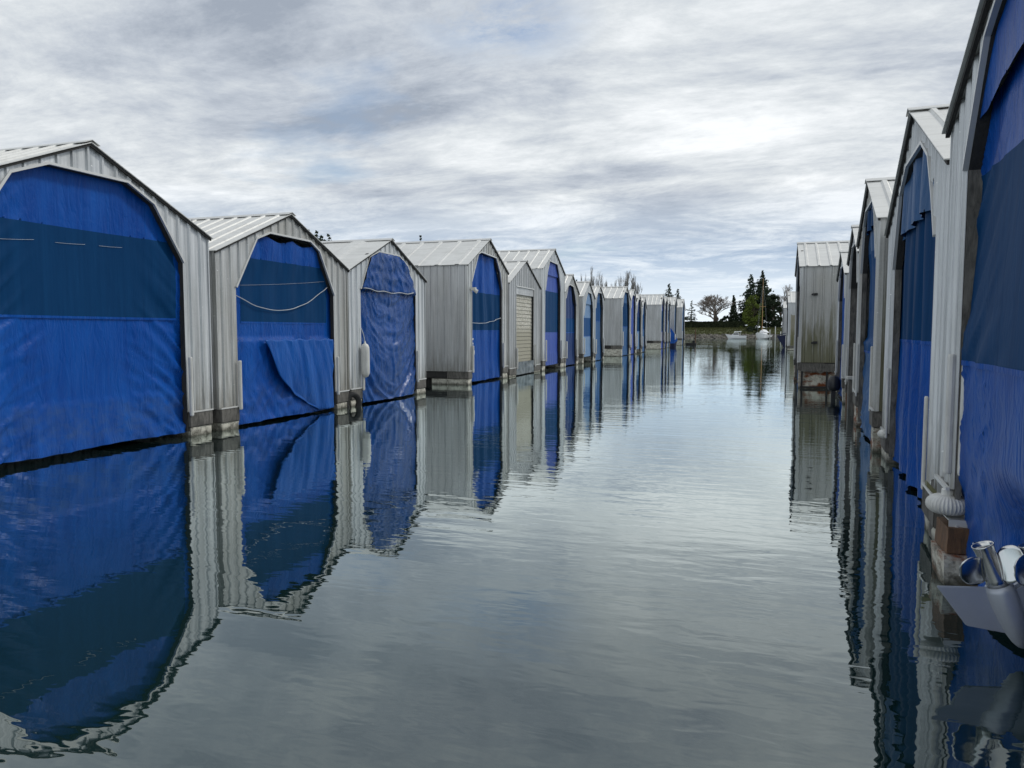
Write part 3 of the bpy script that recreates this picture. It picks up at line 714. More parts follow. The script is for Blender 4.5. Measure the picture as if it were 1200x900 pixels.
mb = MB(); mb.box(0, .4, 0, .35, -.3, .85); mb.build('post', M['wood'], t, bevel=.02)
mb = MB(); mb.box(-.04, .44, -.04, .39, .852, .93); mb.build('post_cap', M['pvc'], t, bevel=.015)

# ---------------- outboard motors behind R5, boats' sterns
def small_outboard(label, loc, rz, m, hull):
    t = thing('moored_boat', label, 'boat', loc, rz)
    mb = MB()
    mb.add([(-.2, -.8, .35), (-.2, .8, .35), (2.8, .8, .45), (2.8, -.8, .45), (0, -.6, -.15), (0, .6, -.15), (2.8, .55, -.2), (2.8, -.55, -.2)],
           [(0, 1, 2, 3), (0, 4, 5, 1), (1, 5, 6, 2), (3, 7, 4, 0), (2, 6, 7, 3)]); mb.build('hull', M[hull], t, bevel=.05)
    mb = MB(); mb.lathe([(.05, .62), (.17, .66), (.20, .78), (.19, .98), (.13, 1.10), (.03, 1.13)], (-.32, 0, -.12), 14); o = mb.build('outboard_motor', M[m], t, smooth=True)
    mb = MB(); mb.box(-.40, -.26, -.05, .05, -.2, .52); mb.box(-.52, -.2, -.10, .10, -.1, -.08); mb.build('motor_leg', M[m], o)
    return t
small_outboard('boat stern with a black outboard motor between the mossy wall and the small right boathouse', (2.75, 26.6, -.28), 0, 'black', 'black')
small_outboard('boat stern with blue hull and white motor peeping past the mossy side wall', (2.45, 44.5, 0), 0, 'white', 'tarp_steel')
t = thing('moored_boat', 'dark navy covered bow sticking out before the farthest right boathouse', 'boat', (3.6, 106., 0))
mb = MB(); mb.add([(-1.2, 0, 1.5), (1.2, -.9, 1.9), (1.2, .9, 1.9), (-.6, 0, .9), (1.2, -.5, -.2), (1.2, .5, -.2), (-.2, 0, -.2), (4.6, -.9, 1.7), (4.6, .9, 1.7), (4.6, -.5, -.2), (4.6, .5, -.2)],
                  [(0, 2, 1), (0, 1, 4, 6), (0, 6, 5, 2), (1, 2, 8, 7), (1, 7, 9, 4), (2, 5, 10, 8), (7, 8, 10, 9)]); mb.build('hull', M['navy'], t, bevel=.04)
mb = MB(); mb.tube([(-1.1, 0, 1.58), (-.2, -.4, 1.9), (1.1, -.9, 2.1), (1.1, .9, 2.1), (-.2, .4, 1.9), (-1.1, 0, 1.58)], .05, 6); mb.build('bow_rail', M['navy'], t)
t = thing('piling', 'white pole standing against the farthest right boathouse', 'post', (3.45, 101., 0))
mb = MB(); mb.tube([(0, 0, -1), (0, 0, 1.6)], [.09, .08], 10); mb.build('pole', M['pvc'], t)

# ---------------- stern drive at the right edge
def stern_drive(label, origin, rz, scale=1., full=True):
    t = thing('stern_drive', label, 'boat drive', origin, rz, 'raised stern drives'); t.scale = (scale,)*3
    ax = Vector((-.235, -.02, .60)).normalized()
    # gearcase torpedo: nose low, open end high
    mb = MB(); mb.lathe([(.004, 0), (.028, .02), (.05, .06), (.072, .14), (.086, .24), (.092, .34), (.090, .42), (.082, .455)], (0, 0, 0), 28, axis=ax); mb.build('gearcase', M['silver'], t, smooth=True)
    b = ax*.42; side = Vector((-1, -.12, 0))
    # skeg: tapered plate to the left
    th = Vector((0.10, -.99, 0)).normalized()*.010
    pl = [ax*.435+side*.06, ax*.42+side*.39+Vector((0, 0, .0)), ax*.14+side*.30, ax*.10+side*.04]
    mb = MB(); mb.hexa([p-th for p in pl]+[p+th for p in pl])
    if full: mb.build('skeg', M['silver'], t, bevel=.006)
    # leg going right toward the boat
    pr = [ax*.43-side*.04, ax*.10-side*.03, ax*.22-side*.50, ax*.66-side*.42]
    mb = MB(); mb.hexa([p-th*3.2 for p in pr]+[p+th*3.2 for p in pr])
    if full: mb.build('drive_leg', M['silver'], t, bevel=.02)
    # exhaust hub tube
    a = ax.orthogonal().normalized()
    mb = MB(); mb.lathe([(.070, .455), (.066, .50), (.061, .62), (.062, .70), (.068, .735), (.070, .742), (.062, .742), (.056, .70), (.054, .50)], (0, 0, 0), 32, axis=ax)
    hub = mb.build('propeller', M['steel'], t, smooth=True)
    u = ax.orthogonal().normalized(); v = ax.cross(u)
    for kb in range(3):
        th0 = R(kb*120+BL)
        mb = MB(); nr, na = 9, 12; g = []
        for i in range(nr+1):
            r_ = .058+.165*i/nr
            w = math.sqrt(max(0.001, 1-((i/nr)-.42)**2/.36))*.50 if i < nr else .10
            for j in range(na+1):
                s_ = (j/na-.5)*2; ang = th0+s_*w*.80*(.13/max(r_, .09)); hgt = .585+s_*w*.22+.03*(i/nr)**2+.02*s_*s_*(i/nr)
                g.append(ax*hgt+(u*math.cos(ang)+v*math.sin(ang))*r_)
        n1 = na+1
        mb.add(g, [(i*n1+j, i*n1+j+1, (i+1)*n1+j+1, (i+1)*n1+j) for i in range(nr) for j in range(na)])
        mb.build('blade', M['steel'], hub, smooth=True, solid=.006)
    return t
BL = 40
stern_drive('silver raised boat drive with polished propeller jutting from under the nearest right tarp', (1.735, 5.66, .08), 0)
BL = 75
stern_drive('second boat drive, mostly covered by the tarp at the picture edge', (1.96, 5.50, .16), R(-20), .95, False)
# blue cover bulging over the near drive leg
t = thing('drive_cover', 'blue tarp bundle wrapped over the leg of the raised drive', 'tarp', (1.70, 5.2, 0))
mb = MB(); n, m = 30, 26; g = []
for i in range(n+1):
    for j in range(m+1):
        th = math.pi*2*j/m; z = .02+.66*i/n
        r_ = (.13+.13*math.sin(math.pi*min(1, (i/n)*.9+.08)))*(1+.12*nz(math.cos(th)*1.5, math.sin(th)*1.5, z*3))*(1-.75*sstep(.86, 1., i/n))
        g.append((.20+r_*math.cos(th)*1.1+.08*(i/n), r_*math.sin(th)*1.3, z))
mb.add(g, [(i*(m+1)+j, i*(m+1)+j+1, (i+1)*(m+1)+j+1, (i+1)*(m+1)+j) for i in range(n) for j in range(m)])
weld(mb.build('cover', M['tarp'], t, smooth=True))

# ------------------------------------------------------------------ land, trees, far boats
def land_fn(nt, b):
    k = N(nt); g = k.noise(k.coord(), .35, 6, .7); g2 = k.noise(k.coord(), 3, 4, .7)
    k.link(k.mix(g2, k.mix(g, (.05, .065, .02), (.12, .12, .045)), (.06, .07, .025)), b.inputs['Base Color'])
M['land'] = mat('grass_land', rough=.95, build=land_fn)
def seabed():
    mb = MB(); S = 4000
    xs = [-S, -900, -400]+[-300+12*i for i in range(51)]+[400, 900, S]
    ys = [-S, -400, 0, 150, 219, 222, 225, 227.5, 231, 234, 240, 260, 320, 500, 1200, S]
    def h(x, y):
        if y < 222: return -3.
        base = {222: -.8, 225: 1.0, 227.5: 1.9, 231: 2.9, 234: 3.05, 240: 3.1, 260: 3.2, 320: 3.4, 500: 3.6, 1200: 3.6}.get(y, 3.6)
        return base+(.25*nz(x*.08, y*.1, 0) if y > 224 else 0)
    g = [(x, y, h(x, y)) for y in ys for x in xs]; n = len(xs)
    mb.add(g, [(j*n+i, j*n+i+1, (j+1)*n+i+1, (j+1)*n+i) for j in range(len(ys)-1) for i in range(n-1)])
    return tag(mb.build('ground', M['land'], smooth=True), kind='structure')
seabed()
def rock_fn(nt, b):
    k = N(nt); v = k.n('ShaderNodeTexVoronoi', i={'Vector': k.coord(), 'Scale': 1.1}).outputs[1]
    s_ = k.n('ShaderNodeSeparateColor', i={0: v}).outputs[0]
    k.link(k.mix(s_, (.045, .042, .036), (.20, .185, .155)), b.inputs['Base Color'])
M['rock'] = mat('shore_rock', rough=.9, build=rock_fn)
mb = MB(); rr = random.Random(11)
ico = [(math.cos(a)*math.cos(e), math.sin(a)*math.cos(e), math.sin(e)) for e in (-.5, .5) for a in [i*math.pi*2/5+(e > 0)*.6 for i in range(5)]]+[(0, 0, 1), (0, 0, -1)]
def rock(c, r_):
    vs = [(c[0]+x*r_*rr.uniform(.7, 1.3), c[1]+y*r_*rr.uniform(.7, 1.3), c[2]+z*r_*rr.uniform(.5, .9)) for x, y, z in ico]
    fs = []
    for i in range(5):
        j = (i+1) % 5; fs += [(i, j, 5+i), (j, 5+j, 5+i), (5+i, 5+j, 10), (j, i, 11)]
    mb.add(vs, fs)
for i in range(2600):
    x = rr.uniform(-70, 30); t_ = rr.random(); rock((x, 222+t_*3.4, -.2+t_*1.35), rr.uniform(.25, .55))
tag(mb.build('rocks', M['rock']), 'grey boulders of the shore revetment below the grass bank', 'rocks', kind='stuff')
# leaf clouds
def leaves_mat(name, c1, c2):
    def fn(nt, b):
        k = N(nt); a = k.noise(k.coord(), .9, 4, .7); k.link(k.mix(a, c1, c2), b.inputs['Base Color'])
    return mat(name, rough=.8, spec=.2, build=fn)
M['needle'] = leaves_mat('dark_needles', (.018, .032, .022), (.055, .080, .048))
M['cypress'] = leaves_mat('cypress_green', (.010, .02, .012), (.03, .045, .02))
M['spring'] = leaves_mat('fresh_spring_leaves', (.06, .09, .015), (.16, .20, .04))
M['darkleaf'] = leaves_mat('dark_broad_leaves', (.010, .018, .010), (.03, .045, .022))
M['hedge'] = leaves_mat('hedge_leaves', (.012, .018, .010), (.04, .05, .02))
M['grassy'] = leaves_mat('bank_grass', (.045, .055, .018), (.11, .11, .04))
M['bark'] = mat('bark', (.09, .07, .055), .9)
M['twig_pale'] = mat('pale_twigs', (.26, .25, .24), .9)
M['twig'] = mat('bare_twigs', (.17, .14, .12), .9)
def leafquad(mb, c, s, r):
    n = Vector((r.uniform(-1, 1), r.uniform(-1, 1), r.uniform(-1, 1))).normalized(); a = n.orthogonal().normalized()*s; b = n.cross(a).normalized()*s*r.uniform(.5, .9)
    c = Vector(c); mb.quad(c-a-b*.4, c-b, c+a*1.1+b*.3, c+b)
def conifer(label, loc, h, rad, seed, group=None, bare=.06, n_t=30, m='needle', irregular=.35, q=.34):
    r = random.Random(seed); t = thing('conifer_tree', label, 'tree', loc, 0, group)
    mb = MB(); mb.tube([(0, 0, -1), (0, 0, h*.5), (0, 0, h*.98)], [h*.022, h*.014, .03], 8)
    lv = MB()
    for i in range(n_t):
        f = i/(n_t-1); z = h*(bare+(1-bare)*f); R_ = rad*(1-f)**.8*(1-irregular*.5+irregular*r.random())+.15
        nbr = max(4, int(9*(1-f)+4))
        for j in range(nbr):
            a = r.uniform(0, 2*math.pi); L_ = R_*r.uniform(.6, 1.12)
            end = Vector((math.cos(a)*L_, math.sin(a)*L_, z-L_*.16+r.uniform(-.2, .2)))
            mb.tube([(0, 0, z), tuple(end)], [.05, .015], 3, False)
            for k in range(max(4, int(L_*6))):
                s_ = r.uniform(.15, 1.03)**.8; p = Vector((0, 0, z)).lerp(end, s_); sp = .10+.22*L_*(1-s_*.5)*.5
                leafquad(lv, (p.x+r.gauss(0, sp), p.y+r.gauss(0, sp), p.z+r.gauss(0, .12)), q*r.uniform(.5, 1.1), r)
    mb.build('trunk', M['bark'], t); lv.build('crown', M[m], t)
def clump_tree(label, loc, h, rad, seed, m, name='leafy_tree', z0=.25, n=34, dens=70, group=None, q=.28, shape='round'):
    r = random.Random(seed); t = thing(name, label, 'tree', loc, 0, group)
    mb = MB(); mb.tube([(0, 0, -1), (0, 0, h*.35), (.2, .1, h*.75)], [h*.03, h*.02, .04], 8); lv = MB()
    for i in range(n):
        f = r.random()
        prof = math.sin(math.pi*min(1, .12+f*.86))**.6 if shape == 'round' else (1-f)**.75
        a = r.uniform(0, 2*math.pi); d = rad*prof*math.sqrt(r.random())*.95; z = h*(z0+(1-z0)*f*.95)
        c = Vector((math.cos(a)*d, math.sin(a)*d, z)); cr = rad*.26*r.uniform(.6, 1.2)
        mb.tube([(0, 0, z*.6), tuple(c)], [.07, .02], 4, False)
        for k in range(dens):
            v = Vector((r.gauss(0, 1), r.gauss(0, 1), r.gauss(0, .8))).normalized()*cr*r.uniform(.5, 1.05)
            leafquad(lv, c+v, q*r.uniform(.5, 1.1), r)
    mb.build('trunk', M['bark'], t); lv.build('crown', M[m], t)
def bare_tree(label, loc, h, seed, spread=.5, depth=6, group=None, m='twig', up=.25, thick=.022, ratio=.76, nm='bare_tree', first=.26, minr=.024, width=None):
    r = random.Random(seed); t = thing(nm, label, 'tree', loc, 0, group); tr = MB(); cr = MB()
    def grow(p, d, L_, rad, dep):
        q = p+d*L_*.5+Vector((r.gauss(0, .03), r.gauss(0, .03), 0))*L_; e = q+(d+Vector((r.gauss(0, .1), r.gauss(0, .1), .05))).normalized()*L_*.5
        (tr if dep >= depth-1 else cr).tube([p, q, e], [rad, rad*.85, rad*.68], 5 if dep > 3 else 3, False)
        if dep == 0: return
        for _ in range(3 if dep > 1 else 4):
            nd = (d+Vector((r.gauss(0, spread), r.gauss(0, spread), r.uniform(-.15, up)+.1))).normalized()
            grow(e if r.random() < .6 else q, nd, L_*ratio*r.uniform(.75, 1.1), max(minr, rad*.60), dep-1)
    grow(Vector((0, 0, -.3)), Vector((0, 0, 1)), h*first, h*thick, depth)
    av = tr.v+cr.v; zm = max(p[2] for p in av); xs = sorted(p[0] for p in av); w_ = xs[int(len(xs)*.985)]-xs[int(len(xs)*.015)]; xm = (xs[0]+xs[-1])/2
    sz = h/zm; sx = (width or w_*sz)/w_
    for q_ in (tr, cr): q_.v = [((p[0]-xm*min(1., p[2]/zm*2))*sx, p[1]*sx, p[2]*sz) for p in q_.v]
    tr.build('trunk', M['bark'], t); cr.build('crown', M[m], t)
TG = 'trees along the far shore'
conifer('thin open conifer beside the end of the left boathouse row', (-19.7, 238, 3), 8.4, 2.3, 31, TG, n_t=12, irregular=.8, q=.24, bare=.12)
bare_tree('wide leafless tree behind the dark hedge', (-13.4, 240, 3), 10.8, 209, .60, 6, TG, ratio=.80, thick=.020, first=.15, up=.30, width=9.4, minr=.02)
conifer('dense pointed dark cypress beside the leafless tree', (-7.2, 239, 3), 9.8, 1.9, 33, TG, bare=0, n_t=46, m='cypress', irregular=.2, q=.32)
clump_tree('low dark shrub mass at the left foot of the cypress', (-9.3, 239, 2.6), 4.2, 2.2, 34, 'cypress', 'shrub', .1, 14, 90, TG)
conifer('tall open fir, left one of the twin pair', (-2.4, 246, 3), 16.6, 5.2, 35, TG, bare=.12, n_t=34, irregular=.8, q=.38)
conifer('tallest fir, right one of the twin pair', (1.0, 247, 3), 17.8, 5.2, 36, TG, bare=.18, n_t=38, irregular=.6, q=.42)
clump_tree('bright green spring tree in front of the twin firs', (-1.4, 238, 2.8), 10.4, 3.1, 37, 'spring', n=60, dens=60, z0=.05, group=TG, q=.26)
clump_tree('dark broad tree to the right of the sailing boat mast', (4.3, 239, 2.8), 10.6, 3.5, 38, 'darkleaf', n=64, dens=75, z0=.03, group=TG, q=.3)
bare_tree('pale leafless tree behind the dark broad tree', (6.6, 250, 3), 14.0, 39, .42, 6, TG, m='twig', up=.5)
clump_tree('small rounded green bush on the bank between cypress and firs', (-4.0, 236, 2.6), 3.6, 1.6, 40, 'spring', 'shrub', .1, 12, 80, TG)
PG = 'bare poplars beyond the left row'
pops = [(-61.2, 20.0, 'slim bare poplar, leftmost above the left roofs'), (-58.4, 22.4, 'tallest bare poplar of the left cluster'), (-55.6, 20.8, 'bare poplar right of the tallest one in the left cluster'), (-53.6, 17.5, 'short bare poplar ending the left cluster'),
        (-50.2, 17.8, 'bare poplar starting the right cluster'), (-48.0, 19.6, 'slim bare poplar, second in the right cluster'), (-45.2, 20.6, 'tallest bare poplar of the right cluster'), (-43.2, 19.4, 'bare poplar just right of the tallest in the right cluster'), (-41.0, 16.4, 'lowest bare poplar at the right end above the grey side wall')]
for i, (x, h_, lb) in enumerate(pops): bare_tree(lb, (x, 270, 3), h_*1.04, 50+i, .14, 6, PG, m='twig_pale', up=.9, thick=.012, ratio=.76, nm='poplar_tree', minr=.018, width=2.2)
conifer('dark conifer tip showing behind the third group of left roofs', (-63.9, 270, 3), 18.0, 3.6, 60, TG, n_t=26, irregular=.8)
conifer('dark spreading conifer crown over the second wide side wall', (-30.4, 270, 3), 15.6, 4.2, 61, TG, n_t=22, irregular=.9, bare=.3)
conifer('smaller dark conifer to the right of the spreading crown', (-27.2, 270, 3), 13.8, 3.2, 62, TG, n_t=20, irregular=.9, bare=.3)
for i, (x, z, lb) in enumerate([(-178.5, 43.2, 'distant dark fir, leftmost over the second left roof'), (-174.4, 42.6, 'distant dark fir, second over the second left roof'), (-172., 40.6, 'distant low fir mid clump over the second left roof'), (-168.8, 41.2, 'distant dark fir at the right end of the clump over the second left roof')]):
    conifer(lb, (x, 270, 2), z-1.5, 11., 70+i, TG, n_t=30, irregular=.7, q=.8)
conifer('tiny distant fir tip above the fourth left roof', (-127.1, 270, 2), 37.4, 3.5, 76, TG, n_t=34, irregular=.8, q=.5)
# hedge and bank grass
t = thing('hedge', 'long flat topped dark hedge on the bank below the leafless tree', 'hedge', (0, 0, 0))
lv = MB(); r = random.Random(90)
lv.box(-40, -3.8, 235.2, 236.6, 2.8, 4.9)
for i in range(6500): leafquad(lv, (r.uniform(-40, -3.6), r.choice((235.1, 236.7, r.uniform(235.1, 236.7)))+r.gauss(0, .08), 4.95+r.gauss(0, .08) if r.random() < .3 else r.uniform(2.8, 5.05)), .22, r)
lv.build('hedge_leaves', M['hedge'], t)
mb = MB()
for i in range(11000):
    x = r.uniform(-70, 12); y = r.uniform(225.2, 234.5); z = 1.1+min(1., (y-225.)/6)*1.9
    a = r.uniform(0, 3.14); s_ = r.uniform(.12, .3); h_ = r.uniform(.15, .4)
    mb.add([(x-s_*math.cos(a), y-s_*math.sin(a), z-.2), (x+s_*math.cos(a), y+s_*math.sin(a), z-.2), (x+r.uniform(-.1, .1), y, z+h_)], [(0, 1, 2)])
tag(mb.build('grass', M['grassy']), 'rough yellow green grass covering the far bank', 'grass', kind='stuff')
# brush behind sailboat
clump_tree('dark brambles on the waterline behind the sailing boat', (-1.2, 229, .6), 2.7, 3.0, 91, 'darkleaf', 'shrub', .05, 26, 80, TG)
# motor cruiser
def loft(mb, secs):
    n = len(secs[0]); b = len(mb.v); mb.v += [tuple(p) for s in secs for p in s]
    for i in range(len(secs)-1):
        for j in range(n-1): mb.f.append((b+i*n+j, b+i*n+j+1, b+(i+1)*n+j+1, b+(i+1)*n+j))
    mb.f.append(tuple(b+j for j in range(n))); mb.f.append(tuple(b+(len(secs)-1)*n+j for j in range(n-1, -1, -1)))
def hull_secs(L_, bw, fb, bowrise, n=9, stern=1.):
    out = []
    for i in range(n):
        t_ = i/(n-1); x = -L_/2+L_*t_; rk = max(0, .35-t_)*L_*.55; w = bw/2*(1-(max(0, .45-t_)/.45)**2.2)*(1 if t_ < .9 else stern)+.01; top = fb+bowrise*(max(0, .6-t_)/.6)**1.6; kx = x+ (1-t_)*.0
        out.append([(x, -w, top), (x+rk*.6, -w*.85, fb*.35), (x+rk, -w*.25, -.3), (x+rk, w*.25, -.3), (x+rk*.6, w*.85, fb*.35), (x, w, top)])
    return out
t = thing('motor_cruiser', 'white motor cruiser with low cabin moored at the rocks', 'motorboat', (-5.8, 217, 0), R(4))
mb = MB(); loft(mb, hull_secs(5.6, 2.2, .95, .45)); mb.build('hull', M['white'], t)
mb = MB(); mb.hexa([(-1.2, -.8, 1.0), (.9, -.8, .97), (.9, .8, .97), (-1.2, .8, 1.0), (-.4, -.65, 1.72), (.8, -.65, 1.74), (.8, .65, 1.74), (-.4, .65, 1.72)]); cab = mb.build('cabin', M['white'], t, bevel=.05)
mb = MB(); mb.hexa([(-.85, -.80, 1.2), (.75, -.80, 1.2), (.75, -.70, 1.2), (-.85, -.70, 1.2), (-.5, -.73, 1.58), (.7, -.73, 1.6), (.7, -.6, 1.6), (-.5, -.6, 1.58)]); mb.build('window', M['glass'], cab)
mb = MB(); mb.hexa([(-.55, -.75, 1.9), (1.5, -.75, 2.0), (1.5, .75, 2.0), (-.55, .75, 1.9), (-.4, -.7, 2.12), (1.4, -.7, 2.2), (1.4, .7, 2.2), (-.4, .7, 2.12)]); mb.build('canopy', M['white'], t, bevel=.03)
mb = MB()
for x in (-.4, 1.3): mb.tube([(x, -.7, .95), (x, -.7, 1.95)], .03, 6); mb.tube([(x, .7, .95), (x, .7, 1.95)], .03, 6)
mb.build('canopy_frame', M['steel'], t)
t = thing('sailing_boat', 'white sailing boat with tall varnished mast moored bow on', 'sailing boat', (1.25, 216, 0), R(72))
mb = MB(); loft(mb, hull_secs(8.5, 2.9, 1.15, .7)); mb.build('hull', M['white'], t)
mb = MB(); mb.hexa([(-1.6, -.8, 1.2), (1.8, -.9, 1.2), (1.8, .9, 1.2), (-1.6, .8, 1.2), (-1.1, -.6, 1.85), (1.6, -.7, 1.75), (1.6, .7, 1.75), (-1.1, .6, 1.85)]); mb.build('cabin', M['white'], t, bevel=.06)
M['spar'] = mat('varnished_spar', (.42, .24, .10), .4)
mb = MB(); mb.tube([(-.4, 0, 1.1), (-.4, 0, 9), (-.4, 0, 16.6)], [.085, .075, .05], 8); mast = mb.build('mast', M['spar'], t)
mb = MB(); mb.tube([(-.4, -.85, 8.9), (-.4, .85, 8.9)], .06, 6); mb.build('spreader', M['spar'], mast)
mb = MB()
for y in (-1.35, 1.35): mb.tube([(-.4, y, 1.3), (-.4, y*.62, 8.9), (-.4, 0, 15)], .009, 4)
mb.tube([(-4, 0, 1.9), (-.4, 0, 13.5)], .009, 4); mb.tube([(4, 0, 1.3), (-.4, 0, 16.3)], .009, 4); mb.build('rigging', M['steel'], mast)
mb = MB(); mb.tube([(-.3, 0, 2.5), (3.2, .4, 2.6)], [.09, .08], 8); mb.build('boom', M['spar'], t)
mb = MB(); mb.add([(-.6, -.7, 1.95), (3.4, -.8, 1.7), (3.4, .8, 1.7), (-.6, .7, 1.95), (-.3, 0, 2.75), (3.3, 0, 2.55)], [(0, 1, 5, 4), (3, 4, 5, 2), (0, 4, 3), (1, 2, 5), (0, 3, 2, 1)]); mb.build('boom_cover', M['white'], t)
t = thing('jetty', 'low grey floating jetty with posts to the right of the sailing boat', 'jetty', (0, 0, 0))
mb = MB(); mb.box(2.8, 8.5, 217.5, 219, .15, .55); mb.build('deck', M['wood'], t)
mb = MB(); mb.box(2.9, 8.4, 217.4, 217.48, 1.25, 1.33); mb.build('rail', M['wood'], t)
for x, h_ in ((3.2, 2.6), (4.6, 3.5), (6.0, 2.1), (7.4, 3.0)):
    mb = MB(); mb.tube([(x, 217.35, -.5), (x, 217.35, h_)], .10, 8); mb.build('post', M['trim'], t)
mb = MB()
t = thing('mooring_piling', 'brown timber piling standing in the water just past the last left boathouse', 'piling', (-9.6, 124, 0))
mb.tube([(0, 0, -1), (0, 0, 2.6)], [.10, .08], 10); mb.build('pile', M['wood_brown'], t)
t = thing('floating_dock', 'low dark float with a block on it at the end of the left row', 'dock', (-9.9, 121, 0))
mb = MB(); mb.box(-.9, .7, -.6, .6, -.1, .32); mb.build('deck', M['wood_black'], t, bevel=.03)
mb = MB(); mb.box(.1, .5, -.3, .2, .325, .7); mb.build('block', M['wood_black'], t, bevel=.05)

# ------------------------------------------------------------------ water
def water_fn(nt, b):
    k = N(nt)
    a = k.noise(k.coord((1.0, 2.2, 1)), 2.6, 2, .5, .3)          # small ripples, crests across the channel
    l = k.noise(k.coord((.25, .6, 1)), 1., 2, .5)                # slow swell
    pch = k.ramp(k.noise(k.coord((.07, .04, 1), loc=(3.1, 1.7, 0)), 1., 3, .6), [(.40, .30), (.62, 1.)])
    w = k.noise(k.coord((.35, 3.0, 1), loc=(5, 2, 0)), 1.5, 1, .4)
    h = k.math('ADD', k.math('MULTIPLY', a, k.math('MULTIPLY', pch, WAT[0])), k.math('MULTIPLY', l, WAT[1]))
    h = k.math('ADD', h, k.math('MULTIPLY', w, k.math('MULTIPLY', pch, WAT[2])))
    nrm = k.bump(h, 1., 1.)
    fr = k.n('ShaderNodeFresnel', i={'IOR': 2.0, 'Normal': nrm}).outputs[0]
    fac = k.ramp(fr, [(.10, .13), (.19, .25), (.38, .70), (.66, .98)])
    gl = k.n('ShaderNodeBsdfGlossy', i={'Color': (.92, .99, .98, 1), 'Roughness': .010, 'Normal': nrm})
    df = k.n('ShaderNodeBsdfDiffuse', i={'Color': (.006, .020, .020, 1)})
    mx = k.n('ShaderNodeMixShader', i={0: fac}); k.link(df.outputs[0], mx.inputs[1]); k.link(gl.outputs[0], mx.inputs[2])
    k.link(mx.outputs[0], nt.nodes['Material Output'].inputs[0])
WAT = (.0042, .010, .0045)
M['water'] = mat('calm_green_water', build=water_fn)
mb = MB(); mb.add([(-4000, -4000, 0), (4000, -4000, 0), (4000, 4000, 0), (-4000, 4000, 0)], [(0, 1, 2, 3)])
tag(mb.build('water', M['water']), kind='structure')

# ------------------------------------------------------------------ sky
SKY = 1.44
GAP = (-.60, 1.74, 0)
SUN_EL, SUN_AZ = 44., 38.     # azimuth measured from +X toward +Y
w = bpy.data.worlds.new('World'); scene.world = w; w.use_nodes = True
nt = w.node_tree; nt.nodes.clear(); k = N(nt)
out = k.n('ShaderNodeOutputWorld')
sky = k.n('ShaderNodeTexSky', sky_type='NISHITA', sun_disc=False, sun_elevation=R(SUN_EL), sun_rotation=R(90-SUN_AZ), air_density=1., dust_density=1.2, ozone_density=1.)
bg1 = k.n('ShaderNodeBackground', i={'Color': sky.outputs[0], 'Strength': .13})
g = k.n('ShaderNodeTexCoord').outputs['Generated']
xyz = k.n('ShaderNodeSeparateXYZ', i={0: g}); zc = k.math('MAXIMUM', xyz.outputs[2], 0.)
inv = k.math('DIVIDE', 1., k.math('ADD', zc, .13))
q = k.n('ShaderNodeCombineXYZ', i={0: k.math('MULTIPLY', xyz.outputs[0], inv), 1: k.math('MULTIPLY', xyz.outputs[1], inv), 2: 0.}).outputs[0]
def mp(s, l=(0, 0, 0), r=0): return k.n('ShaderNodeMapping', i={'Vector': q, 'Scale': s, 'Location': l, 'Rotation': (0, 0, r)}).outputs[0]
c1 = k.noise(mp((.62, .80, 1), (2.3, .4, 0), .5), 1.1, 12, .64, .3)      # big masses
c2 = k.noise(mp((1.0, 1.5, 1), (.7, 4.2, 0), -.35), 1.6, 12, .72, .4)   # wisps
c3 = k.noise(mp((.5, .5, 1), (6.1, 2.2, 0), .2), .9, 6, .6, .3)         # openings
c4 = k.noise(mp((.22, 1.3, 1), (1.7, 3.2, 0), .32), 1.3, 9, .62, .15)  # long bands
e = k.math('ADD', k.math('ADD', k.math('MULTIPLY', c1, .48), k.math('MULTIPLY', c2, .26)), k.math('MULTIPLY', c4, .26))
cloud = k.ramp(e, [(.40, (.25, .285, .34)), (.455, (.37, .405, .455)), (.51, (.51, .54, .565)), (.575, (.69, .71, .725))])
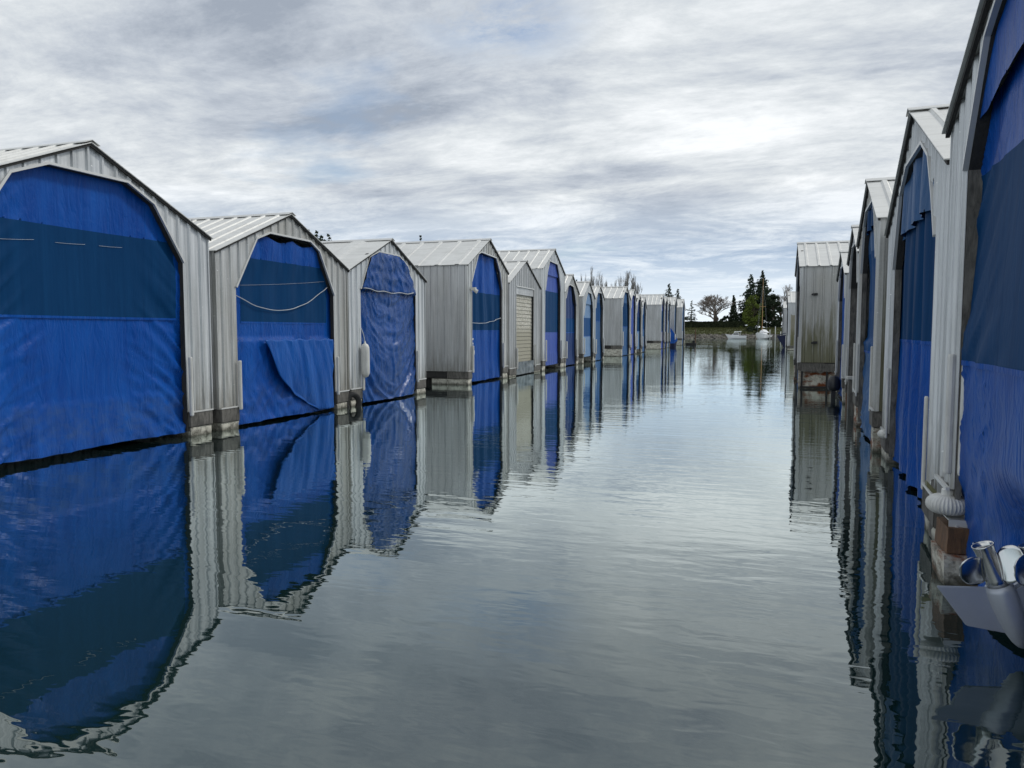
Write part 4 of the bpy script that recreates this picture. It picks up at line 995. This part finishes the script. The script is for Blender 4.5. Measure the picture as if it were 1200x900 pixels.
low = k.ramp(zc, [(0., (.64, .70, .75)), (.05, (.52, .59, .66)), (.10, (.30, .38, .49)), (.2, (.32, .39, .49))])
hz = k.ramp(zc, [(.09, 1.), (.18, 0.)])
wisp = k.ramp(c2, [(.46, 0.), (.66, .75)])
lowc = k.mix(wisp, low, (.68, .72, .75))
col = k.mix(hz, cloud, lowc)
bg2 = k.n('ShaderNodeBackground', i={'Color': col, 'Strength': SKY})
gap = k.n('ShaderNodeVectorMath', operation='DISTANCE', i={0: q, 1: GAP}).outputs['Value']
gap = k.math('MULTIPLY', k.ramp(gap, [(.04, 1.), (.26, 0.)]), k.ramp(c2, [(.40, 0.), (.56, 1.)]))
hole = k.math('MULTIPLY', k.math('MAXIMUM', gap, k.ramp(c3, [(.60, 0.), (.70, 1.)])), .85)
mx = k.n('ShaderNodeMixShader', i={0: k.math('SUBTRACT', 1., hole)})
k.link(bg1.outputs[0], mx.inputs[1]); k.link(bg2.outputs[0], mx.inputs[2]); k.link(mx.outputs[0], out.inputs[0])
sd = bpy.data.lights.new('sun', 'SUN'); sd.energy = 1.5; sd.angle = R(10); sd.color = (1., .96, .90)
so = bpy.data.objects.new('sun', sd); C.objects.link(so)
dv = Vector((math.cos(R(SUN_AZ))*math.cos(R(SUN_EL)), math.sin(R(SUN_AZ))*math.cos(R(SUN_EL)), math.sin(R(SUN_EL))))
so.rotation_euler = dv.to_track_quat('Z', 'Y').to_euler(); so.location = (0, 0, 30)

# ------------------------------------------------------------------ camera
cd = bpy.data.cameras.new('camera'); cam = bpy.data.objects.new('camera', cd); C.objects.link(cam); scene.camera = cam
cd.sensor_width = 36.; cd.lens = 870/1200*36.; cd.clip_end = 20000; cd.clip_start = .05
cam.location = (0, 0, 2.2); cam.rotation_euler = (R(90-4.0763), 0, R(18.273))
scene.view_settings.view_transform = 'Standard'; scene.view_settings.look = 'None'; scene.view_settings.exposure = 0; scene.view_settings.gamma = 1
scene.render.engine = 'CYCLES'; scene.render.resolution_x = 1024; scene.render.resolution_y = 768
scene.cycles.max_bounces = 8
